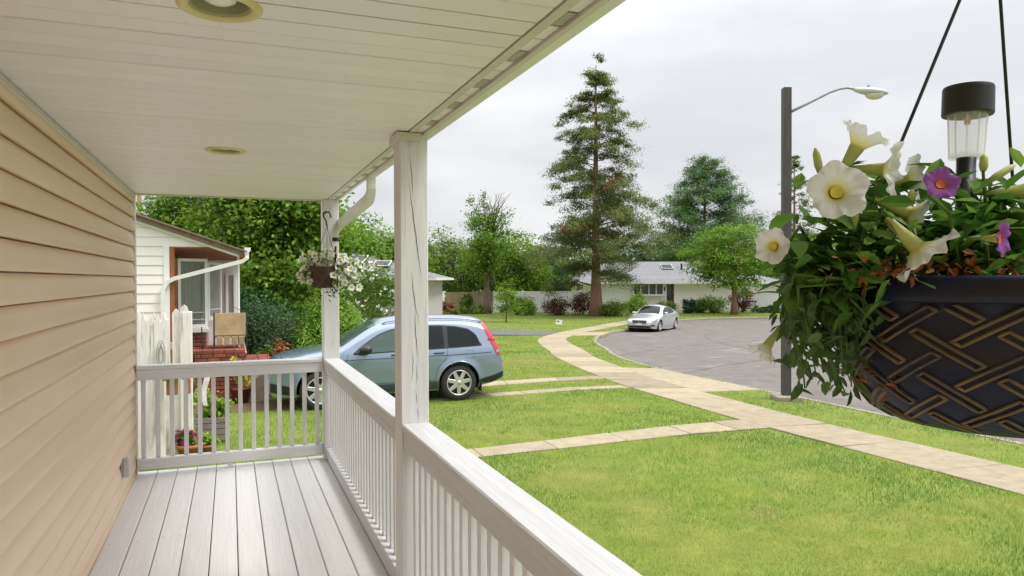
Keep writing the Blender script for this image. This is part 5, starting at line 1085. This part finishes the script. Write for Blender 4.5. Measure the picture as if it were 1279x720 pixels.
MB().lathe([(.03,0),(.03,.05),(.02,.06),(0,.06)],10).build('photocell', mat('photocell_blue',(.2,.35,.5),rough=.4), lp, True, loc=(1.62,0,6.15))
# ------------------------------------------------------------------ flowers and hanging baskets
K['petal'] = None
def petalmat(name, c, thr=.35):
    m = bpy.data.materials.new(name); m.use_nodes = True; n = m.node_tree.nodes; l = m.node_tree.links; b = n['Principled BSDF']; b.inputs['Base Color'].default_value = (*c,1); b.inputs['Roughness'].default_value = .55; b.inputs['Specular IOR Level'].default_value = .2
    # radial veins and a yellow green heart, by distance from the flower's axis
    t = n.new('ShaderNodeTexCoord'); s = n.new('ShaderNodeSeparateXYZ'); l.new(t.outputs['Object'],s.inputs[0]); cx = n.new('ShaderNodeCombineXYZ'); l.new(s.outputs['X'],cx.inputs['X']); l.new(s.outputs['Y'],cx.inputs['Y'])
    ln = n.new('ShaderNodeVectorMath'); ln.operation = 'LENGTH'; l.new(cx.outputs[0],ln.inputs[0]); r = n.new('ShaderNodeValToRGB'); e = r.color_ramp.elements
    mr = n.new('ShaderNodeMapRange'); mr.inputs['From Max'].default_value = .042; l.new(ln.outputs['Value'],mr.inputs['Value']); l.new(mr.outputs[0],r.inputs[0])
    an = n.new('ShaderNodeMath'); an.operation = 'ARCTAN2'; l.new(s.outputs['Y'],an.inputs[0]); l.new(s.outputs['X'],an.inputs[1])
    cv = n.new('ShaderNodeCombineXYZ'); a7 = n.new('ShaderNodeMath'); a7.operation = 'MULTIPLY'; a7.inputs[1].default_value = 7.; l.new(an.outputs[0],a7.inputs[0]); l.new(a7.outputs[0],cv.inputs['X']); r7 = n.new('ShaderNodeMath'); r7.operation = 'MULTIPLY'; r7.inputs[1].default_value = 40.; l.new(ln.outputs['Value'],r7.inputs[0]); l.new(r7.outputs[0],cv.inputs['Y'])
    vn = n.new('ShaderNodeTexNoise'); vn.inputs['Scale'].default_value = 1.; vn.inputs['Detail'].default_value = 4; l.new(cv.outputs[0],vn.inputs['Vector']); bp = n.new('ShaderNodeBump'); bp.inputs['Strength'].default_value = .55; bp.inputs['Distance'].default_value = .004; l.new(vn.outputs['Fac'],bp.inputs['Height']); l.new(bp.outputs[0],b.inputs['Normal'])
    hs = petal_heart.get(name,((.70,.62,.09),(.78,.75,.36)))
    e[0].position = .20; e[0].color = (*hs[0],1); e[1].position = .50; e[1].color = (*c,1); x = e.new(.31); x.color = (*hs[1],1)
    l.new(r.outputs[0],b.inputs['Base Color']); tr = n.new('ShaderNodeBsdfTranslucent'); l.new(r.outputs[0],tr.inputs[0]); ms = n.new('ShaderNodeMixShader'); ms.inputs[0].default_value = .30
    l.new(b.outputs[0],ms.inputs[1]); l.new(tr.outputs[0],ms.inputs[2]); l.new(ms.outputs[0],n['Material Output'].inputs['Surface']); return m
petal_heart = {'purple_petal':((.55,.12,.02),(.35,.08,.30)),'purple2':((.55,.2,.02),(.3,.08,.4))}
K['petal'] = petalmat('white_petal',(.82,.83,.80)); K['petal_p'] = petalmat('purple_petal',(.30,.09,.40))
K['tube'] = mat('yellow_green_tube',(.42,.46,.12),(.50,.54,.2),rough=.6,nscale=30)
K['heart'] = mat('yellow_throat',(.70,.60,.08),rough=.7); K['heart_o'] = mat('orange_throat',(.60,.16,.02),rough=.6)
K['sepal'] = leafmat('green_sepal',[(.08,.14,.02),(.14,.21,.04)],trans=.2,nscale=20)
K['leaf_near'] = leafmat('petunia_leaf',[(.035,.10,.022),(.08,.19,.032),(.15,.29,.045),(.24,.36,.06)],trans=.4,nscale=14,rough=.6,spec=.15)
K['leaf_trail'] = leafmat('dark_trailing_leaf',[(.045,.09,.028),(.08,.15,.04),(.14,.20,.05)],trans=.3,nscale=14)
K['dead'] = leafmat('dried_orange_bloom',[(.16,.04,.018),(.34,.10,.03),(.22,.14,.05)],trans=.25,nscale=30)
def flower_mesh(seed, R_=.040, tube=.048, flare=.012, m='petal', ruffle=.0032, open_=1.0):
    rng = np.random.default_rng(seed); ns, na = 14, 60; ph = rng.uniform(0,6.28,4); v = []; f = []
    for i in range(ns):
        s = i/(ns-1)
        for k in range(na):
            a = 2*math.pi*k/na
            if s < .4: q = s/.4; r = .0035+.0065*q**1.6; z = tube*q
            else:
                q = (s-.4)/.6; lob = 1+.055*math.cos(5*a+ph[0])-.05*abs(math.sin(2.5*a+ph[0]/2))**8+.018*math.sin(13*a+ph[1]); r = .010+(R_*open_*lob-.010)*q**.85
                z = tube+flare*math.sin(q*1.9)+ruffle*q*q*math.sin(8*a+ph[2])+ruffle*.8*q*q*math.sin(13*a+ph[3])+(1-open_)*.035*q+.0016*q*math.cos(5*a+ph[0])
            v.append((r*math.cos(a),r*math.sin(a),z))
    for i in range(ns-1):
        for k in range(na): f.append((i*na+k,i*na+(k+1)%na,(i+1)*na+(k+1)%na,(i+1)*na+k))
    return MB().add(v,f).mesh('flower', K[m], True)
def flower(parent, p, facing, me, scale=1., tube=.048, heart='heart', roll=None):
    rot = Vector(facing).normalized().to_track_quat('Z','Y').to_euler(); o = link('flower', me, parent, p, rot); o.scale = (scale,)*3
    MB().lathe([(0,-.004),(.0042,.0),(.0052,.012),(.0085,tube*.75),(.0098,tube*.93)],14).build('tube', K['tube'], o, True)
    MB().lathe([(0,tube*.90),(.004,tube*.93),(.0072,tube*.985),(.0088,tube*1.015)],12).build('throat', K[heart], o, True)
    sp = MB()
    for k in range(5):
        a = 2*math.pi*k/5; c_,s_ = math.cos(a),math.sin(a); sp.add([(c_*.003,s_*.003,-.003),(c_*.011-s_*.003,s_*.011+c_*.003,.008),(c_*.013,s_*.013,.022),(c_*.011+s_*.003,s_*.011-c_*.003,.008)],[(0,1,2,3)])
    sp.build('sepals', K['sepal'], o); return o
def oval_leaf(seed, m, L_=.045, W_=.020, bend=.25):
    rng = np.random.default_rng(seed); n = 6; v = []; f = []
    for i in range(n):
        t = i/(n-1); w = W_/2*math.sin(math.pi*min(1,t*.94+.04))**.8; z = -bend*L_*t*t; v += [(-w,t*L_,z+.18*w),(0,t*L_,z-.02*w),(w,t*L_,z+.18*w)]
    for i in range(n-1): f += [(3*i,3*i+1,3*i+4,3*i+3),(3*i+1,3*i+2,3*i+5,3*i+4)]
    return MB().add(v,f).mesh('leaf', m, True)
def scatter_ovals(P, L_, W_, rng, up=.6, droop=0., out=None):
    """mass of oval leaves: six-cornered blades with a folded midrib, two quads each"""
    n = len(P); nrm = rng.normal(size=(n,3))*.8; nrm[:,2] = np.abs(nrm[:,2])+up
    if out is not None: nrm += out
    nrm /= np.linalg.norm(nrm,axis=1)[:,None]; t = rng.normal(size=(n,3)); t[:,2] -= droop
    if out is not None: t += out*.8
    t -= nrm*np.sum(t*nrm,1)[:,None]; t /= np.linalg.norm(t,axis=1)[:,None]; b = np.cross(nrm,t); s = (.6+.7*rng.random(n))[:,None]; l_, w_ = L_*s, W_*s*(.8+.4*rng.random(n))[:,None]
    V = np.empty((n,8,3),np.float32); V[:,0] = P; V[:,1] = P+t*l_*.30+b*w_*.5+nrm*w_*.12; V[:,2] = P+t*l_*.72+b*w_*.40-nrm*l_*.02; V[:,3] = P+t*l_-nrm*l_*.14
    V[:,4] = P; V[:,5] = V[:,3]; V[:,6] = P+t*l_*.72-b*w_*.40-nrm*l_*.02; V[:,7] = P+t*l_*.30-b*w_*.5+nrm*w_*.12
    return V.reshape(-1,3)
toward = lambda p: (Vector((0,0,EYE))-Vector(p)).normalized()
rt = Vector(_r); upv = Vector((0,0,1)); fw = Vector(_f)

# --- near navy planter
NC = at(1248,368,.9); NC = Vector((NC.x,NC.y,2.294))
npot = thing('hanging_planter', 'large navy hanging planter with raised bronze lattice, close at the right', 'planter', NC)
K['navy'] = mat('navy_bronze_glaze', (.006,.011,.040), (.010,.013,.028), rough=.42, spec=.25, nscale=3, stretch=(1,1,7), bump=.1, bscale=30, c3=(.024,.015,.008), c3t=(.50,.70), c3s=2.2)
K['bronze'] = mat('bronze_strip', (.19,.13,.06), (.11,.075,.038), rough=.5, metal=.3, nscale=9, c3=(.02,.025,.05), c3t=(.5,.7), c3s=5)
prof = [(r_*1.13,z_) for r_,z_ in [(.0,-.176),(.085,-.1755),(.108,-.171),(.128,-.158),(.142,-.138),(.152,-.112),(.163,-.075),(.170,-.040),(.173,-.022),(.1745,-.0215),(.180,-.019),(.182,-.010),(.182,.004),(.179,.008),(.170,.008),(.166,.0),(.160,-.03)]]
pot_o = MB().lathe(prof,96).build('pot', K['navy'], npot, True)
MB().lathe([(0,-.012),(.183,-.014)],40).build('soil', K['soil'], npot)
pz = np.array([p[1] for p in prof[2:9]]); pr = np.array([p[0] for p in prof[2:9]])
arc_s = np.r_[0,np.cumsum(np.hypot(np.diff(pr),np.diff(pz)))]
def surf(u, s, off):                     # u: arc round the pot (m at r=.165), s: length up the wall
    s = min(max(s,0),arc_s[-1]); r = float(np.interp(s,arc_s,pr))+off*.9; z = float(np.interp(s,arc_s,pz)); a = u/.165; return (r*math.cos(a),r*math.sin(a),z-off*.2)
SQ = .70                                 # the lattice is flatter than 45 degrees
def ridge_strip(cu, ct, sgn, half, w, rw, h):
    """one lattice strip: a long rectangle outlined by two raised ridges with closed ends"""
    mb = MB(); d = np.array([sgn,1.])/math.sqrt(2); nr = np.array([-d[1],d[0]]); hl = half*math.sqrt(2)
    def ridge(p0, p1, m_):
        v = []; f = []; dd = p1-p0; dn = np.array([-dd[1],dd[0]])/np.linalg.norm(dd)*rw/2
        for i in range(m_):
            c = p0+dd*i/(m_-1)
            for q,o in ((-1,-.001),(-.55,h),(.55,h),(1,-.001)): e_ = c+dn*q; v.append(surf(e_[0],e_[1]*SQ,o))
        for i in range(m_-1): f += [(4*i+k,4*i+k+1,4*i+5+k,4*i+4+k) for k in range(3)]
        mb.add(v,f+[(0,1,2,3),(4*m_-4,4*m_-3,4*m_-2,4*m_-1)])
    c0 = np.array([cu,ct]); lo = max(-hl,(.006/SQ-ct)/d[1]); hi = min(hl,((smax-.002)/SQ-ct)/d[1])
    if hi-lo < .02: return None
    for q in (-1,1): ridge(c0+d*lo+nr*q*w/2, c0+d*hi+nr*q*w/2, 8)
    if lo == -hl: ridge(c0+d*(lo+.001)-nr*w/2, c0+d*(lo+.001)+nr*w/2, 3)
    if hi == hl: ridge(c0+d*(hi-.001)-nr*w/2, c0+d*(hi-.001)+nr*w/2, 3)
    return mb.mesh('lattice_strip', K['bronze'], True)
smax = arc_s[-1]; circ = 2*math.pi*.165; NL = 14; P_ = circ/NL
for i in range(2*NL):
    for j in range(-1,9):
        if (i+j)%2: continue
        sgn = 1 if i%2 == 0 else -1
        me = ridge_strip(i*P_/2+.02, j*P_/2-.01, sgn, P_/2-.0085, .0105, .0056, .0032)
        if me: link('lattice_strip', me, npot)
apex = Vector((0,0,.455))+rt*(-.008)
for k,(wx,wy) in enumerate([(-.174,.0),(.114,.131),(.074,-.158)]):
    e_ = rt*wx+fw*wy; e_.z = .0; MB().tube([apex,e_+Vector((0,0,.05)),e_],.0021,8).build('wire', K['black'], npot)
MB().tube([apex,apex+Vector((0,0,.05)),apex+Vector((.012,0,.075)),apex+Vector((.024,0,.06)),],.0035,8).build('hook', K['black'], npot)
MB().tube([apex+Vector((.0,0,.06)),apex+Vector((0,0,CZ-NC.z-.455-.004))],.0025,6).build('hanger_chain', K['black'], npot)
# --- solar stake light in it
sl0 = at(1203,170,.86)
so = thing('solar_light', 'clear solar stake light with black cap in the navy planter', 'solar light', (sl0.x,sl0.y,NC.z-.01))
so.rotation_euler = (0,R(2),R(0))
zc = sl0.z-NC.z+.01
MB().lathe([(0,zc+.060),(.020,zc+.060),(.0265,zc+.0585),(.0272,zc+.056),(.0275,zc+.0265),(.0268,zc+.025),(.0,zc+.0262)],40).build('cap', K['black'], so, True).data.polygons.foreach_set('use_smooth',[False]*(40*6))
K['clear'] = bpy.data.materials.new('clear_plastic'); K['clear'].use_nodes = True; b_ = K['clear'].node_tree.nodes['Principled BSDF']; b_.inputs['Base Color'].default_value = (.95,.97,.93,1); b_.inputs['Roughness'].default_value = .06; b_.inputs['Alpha'].default_value = .28; b_.inputs['Specular IOR Level'].default_value = .9
gl_ = MB(); pf_ = []
gl_.lathe([(.0215,zc+.025),(.0205,zc+.0),(.0190,zc-.022),(.0186,zc-.0245),(.0,zc-.0248)],28); gl_.build('lens', K['clear'], so, True)
for k in range(10):
    a = k*math.pi/5; MB().tube([(.0208*math.cos(a),.0208*math.sin(a),zc+.024),(.0188*math.cos(a),.0188*math.sin(a),zc-.022)],.0009,5).build('lens_rib', K['clear'], so)
MB().lathe([(.0192,zc-.0215),(.0196,zc-.0245),(.0192,zc-.0265),(.011,zc-.027)],28).build('lens_ring', K['clear'], so, True)
MB().tube([(0,0,zc+.024),(0,0,zc+.014)],[.004,.003],8).build('led', mat('led',(.7,.35,.3),rough=.3), so)
MB().tube([(0,0,zc-.026),(0,0,-.02)],.0105,16).build('stake', K['black'], so, True)
# --- white petunias
petn = thing('petunia_plant', 'white petunias with trailing green foliage in the navy planter', 'plant', NC)
L0 = lambda px,py,d: at(px,py,d)-NC
fm = [flower_mesh(200+i) for i in range(5)]; fmc = flower_mesh(210,open_=.78)
base_pt = lambda p: Vector(p)*.55+Vector((0,0,.01))
stems = MB()
def put(px,py,d,face,me,sc_=1.,heart='heart',par=petn,org=None):
    """(px, py) is where the middle of the bloom's disc stands; the tube runs back from it"""
    fv = Vector(face).normalized(); c = L0(px,py,d); b = c-fv*(.050*sc_); flower(par,b,fv,me,sc_,heart=heart,tube=.03 if heart == 'heart_o' else .048)
    root = org or (Vector((b.x*.6,b.y*.6,-.005))); stems.tube([root,root.lerp(b,.5)+Vector((0,0,.03)),b-fv*.012,b],[.0022,.002,.0018,.002],6)
bk = -fw
put(1045,240,.80,bk*.95-rt*.18+upv*.10,fm[0],.80)
put(1073,180,.86,rt*.42+upv*.80+bk*.25,fmc,.92)
put(1108,212,.85,rt*.72+bk*.55-upv*.12,fm[1],.82)
put(1136,226,.90,rt*.93+bk*.15+upv*.1,fm[2],.80)
put(1140,268,.83,rt*.80-upv*.42+bk*.30,fm[3],.84)
put(1148,312,.78,rt*.62-upv*.70+bk*.15,fm[4],.92)
put(966,308,.84,-rt*.62+bk*.70,fm[1],.52,org=L0(1020,318,.9))
put(957,434,.88,-rt*.60-upv*.80+bk*.1,fmc,.62,org=L0(1000,400,.92))
put(1288,238,.82,rt*.9+upv*.05+bk*.25,fm[2],.9)
put(1090,262,.95,-rt*.2+upv*.6-bk*.3,fmc,.6)
def bud(px,py,d,dr,ln=.03):
    b = L0(px,py,d); t = b+Vector(dr).normalized()*ln; MB().tube([b,b.lerp(t,.3),b.lerp(t,.75),t],[.003,.0048,.0042,.0012],8).build('bud', K['tube'], petn, True); root = Vector((b.x*.7,b.y*.7,.0)); stems.tube([root,root.lerp(b,.6)+Vector((0,0,.02)),b],.0018,5)
bud(1024,216,.86,(-.25,0,1)); bud(1062,292,.84,(.3,0,.8)); bud(1228,214,.82,(.1,0,1),.02); bud(1236,226,.84,rt*.8+upv*.5,.035); bud(1137,255,.86,(.2,0,1),.018)
rng = np.random.default_rng(77)
# foliage mass: mound over the rim plus the trailing skirt on the left
P = blob_clusters(330,(.165,.165,.05),rng,.25,-.2)+np.array([0,0,.035]); tr_ = []
for k in range(34):                        # trailing stems on the left side
    a0 = L0(rng.uniform(985,1085),rng.uniform(300,365),rng.uniform(.80,.95)); e_ = L0(rng.uniform(988,1075) if k%3 else rng.uniform(1010,1110),rng.uniform(395,492),rng.uniform(.80,.97)); org = Vector((a0.x*.75,a0.y*.75,.0))
    m_ = (a0+e_)/2-rt*rng.uniform(0,.012); pts = [org,a0,m_,e_]; stems.tube(pts,[.0022,.002,.0016,.001],5)
    for t in np.linspace(.15,1,13):
        q = a0.lerp(m_,t*2) if t < .5 else m_.lerp(e_,t*2-1); tr_.append(np.array(q)+rng.normal(0,.006,3))
tr_ = np.array(tr_)
top_ = []
for (px,py,d,s_,k) in [(1045,300,.86,.026,60),(1022,330,.86,.020,45),(1065,280,.9,.022,50),(1100,258,.92,.018,34),(1010,360,.86,.016,32),(1180,300,.86,.024,60),(1218,296,.86,.022,60),(1252,288,.86,.026,60),(1238,266,.88,.014,26),(1200,320,.82,.024,55),(1090,330,.84,.026,60),(1255,330,.82,.022,50),(1160,335,.84,.02,40),(1270,255,.88,.018,25),(1055,345,.84,.02,50)]: top_.append(rng.normal(size=(k,3))*s_+np.array(L0(px,py,d)))
top_ = np.vstack(top_)
allp = np.vstack([P,top_])
lm_ = [oval_leaf(300+i,K['leaf_near'],.040+.006*i,.017+.003*i,.2+.1*i) for i in range(4)]
big = rng.choice(len(top_),min(220,len(top_)),replace=False)
for i in big:                              # the large, separately visible leaves
    p = Vector(top_[i]); dv = Vector((rng.normal(),rng.normal(),rng.uniform(-.3,.7)))+bk*.5; q = dv.to_track_quat('Y','Z').to_euler(); o = link('leaf', lm_[rng.integers(4)], petn, p, q); s_ = rng.uniform(.6,1.1); o.scale = (s_,)*3
leaf_obj('foliage', scatter_ovals(allp,.029,.014,rng,out=None), K['leaf_near'], petn, kind='stuff')
leaf_obj('trailing_foliage', scatter_ovals(tr_,.024,.0095,rng,up=.1,droop=1.2), K['leaf_trail'], petn, kind='stuff')
P = np.vstack([rng.normal(size=(k,3))*np.array([s_,s_,s_])+np.array(L0(px,py,d)) for px,py,d,s_,k in [(1100,340,.80,.006,30),(1112,330,.80,.007,30),(1128,338,.79,.006,24),(1185,336,.775,.007,30),(1205,338,.77,.007,30),(1240,336,.77,.006,24),(1265,332,.77,.007,24),(1085,345,.80,.005,14),(1150,340,.78,.007,24),(1060,330,.79,.010,14),(1030,335,.80,.010,10),(1100,478,.85,.010,16),(1085,465,.86,.012,14),(1070,470,.86,.010,10)]]); leaf_obj('dried_blooms', scatter_ovals(P[::2],.012,.005,rng,droop=1.), K['dead'], petn, kind='stuff')
stems.build('stems', K['sepal'], petn, True)
# --- purple flowers
pan = thing('purple_petunia', 'purple flowers with orange hearts beside the solar light', 'plant', NC); stems = MB()
fp = [flower_mesh(220+i,R_=.034,tube=.03,flare=.007,m='petal_p',ruffle=.0022) for i in range(2)]
put(1180,225,.715,bk*.9-rt*.12+upv*.30,fp[0],.50,'heart_o',pan); put(1264,298,.70,bk*.75+rt*.62-upv*.05,fp[1],.52,'heart_o',pan)
stems.build('stems', K['sepal'], pan, True)
P = rng.normal(size=(60,3))*np.array([.035,.03,.02])+np.array(L0(1195,262,.82)); leaf_obj('foliage', scatter_ovals(P,.034,.018,rng), K['leaf_near'], pan, kind='stuff')

# --- far hanging basket in front of the corner post
FB = at(407,333,6.22)
hb = thing('hanging_basket', 'small brown coco hanging basket in front of the corner post', 'planter', FB); BS = 1.2
K['coco'] = mat('brown_coco_liner', (.045,.026,.018), (.10,.06,.04), rough=.95, nscale=30, bump=.6, bscale=80)
MB().lathe([(r_*BS,z_) for r_,z_ in [(0,-.185),(.085,-.185),(.095,-.175),(.108,-.05),(.112,-.012),(.114,.0),(.104,.0),(.098,-.02)]],32).build('pot', K['coco'], hb, True)
MB().lathe([(0,-.02),(.118,-.02)],24).build('soil', K['soil'], hb)
hk = Vector((.012,0,.345))
for k in range(3):
    a = .5+k*2.094; MB().tube([hk,(.115*math.cos(a),.115*math.sin(a),0)],.0022,6).build('wire', K['black'], hb)
MB().tube([hk+Vector((.012*math.cos(t),0,.012*math.sin(t)-.0)) if False else hk+Vector(q) for q in [(.004,0,0),(-.006,0,.018),(-.004,0,.04),(-.016,0,.062),(-.030,0,.085),(-.030,0,.112),(-.012,0,.128),(.008,0,.118)]],.0065,8).build('hook', K['black'], hb, True)
MB().tube([hk+Vector((.034,0,.075)),hk+Vector((.030,0,.105)),hk+Vector((.012,0,.125)),hk+Vector((.0,.03,.125)),hk+Vector((.0,.26,.12))],.0055,8).build('post_hook', K['black'], hb, True)
sb = at(419,300,6.15); s2 = thing('solar_light', 'tiny black solar stake light in the small brown basket', 'solar light', (sb.x,sb.y,FB.z-.02))
MB().lathe([(0,.265),(.026,.264),(.028,.26),(.028,.232),(.0,.231)],20).build('cap', K['black'], s2); MB().lathe([(.02,.231),(.018,.19),(0,.189)],16).build('lens', K['clear'], s2); MB().tube([(0,0,.19),(0,0,0)],.009,8).build('stake', K['black'], s2)
pw_ = thing('petunia_plant', 'cream white petunias spilling over the small brown basket', 'plant', FB); rng = np.random.default_rng(88)
rl = lambda x,z,y=0.: rt*x*.95+upv*z+fw*y
cl = [(-.13,.03,.0),(-.16,-.03,0),(-.18,-.08,0),(-.14,-.10,-.02),(-.10,.06,0),(0,.04,0),(.06,.05,.03),(.12,.0,-.03),(.17,.01,0),(.20,-.05,0),(.22,-.10,0),(.17,-.12,-.05),(.20,-.16,0),(.13,-.06,-.06),(.24,-.02,0),(.26,-.07,0),(.12,-.14,-.06),(.15,.05,0)]
P = np.vstack([rng.normal(size=(46,3))*.035+np.array(rl(x,z,y)) for x,z,y in cl]); leaf_obj('foliage', scatter_ovals(P,.04,.018,rng), K['leaf_near'], pw_, kind='stuff')
P = np.vstack([rng.normal(size=(22,3))*.04+np.array(rl(x,z,y)) for x,z,y in [(.02,-.22,-.08),(.07,-.20,-.08),(.12,-.22,-.05),(.17,-.24,0),(.2,-.22,0)]]); leaf_obj('trailing_foliage', scatter_ovals(P,.035,.016,rng), K['leaf_trail'], pw_, kind='stuff')
fme = flower_mesh(230,R_=.036,tube=.03,flare=.008)
for i in range(190):
    x,z,y = cl[rng.integers(len(cl))]; 
    if abs(x) < .09 and z < .03: continue
    p = rl(x,z,y)+Vector(rng.normal(0,.032,3)); fc = Vector((rng.normal(0,.6),rng.normal(0,.5),rng.uniform(-.3,.8)))+bk*.7+rt*(.6 if x > 0 else -.6); o = link('flower', fme, pw_, p, fc.to_track_quat('Z','Y').to_euler()); s_ = rng.uniform(.65,1.0); o.scale = (s_,)*3
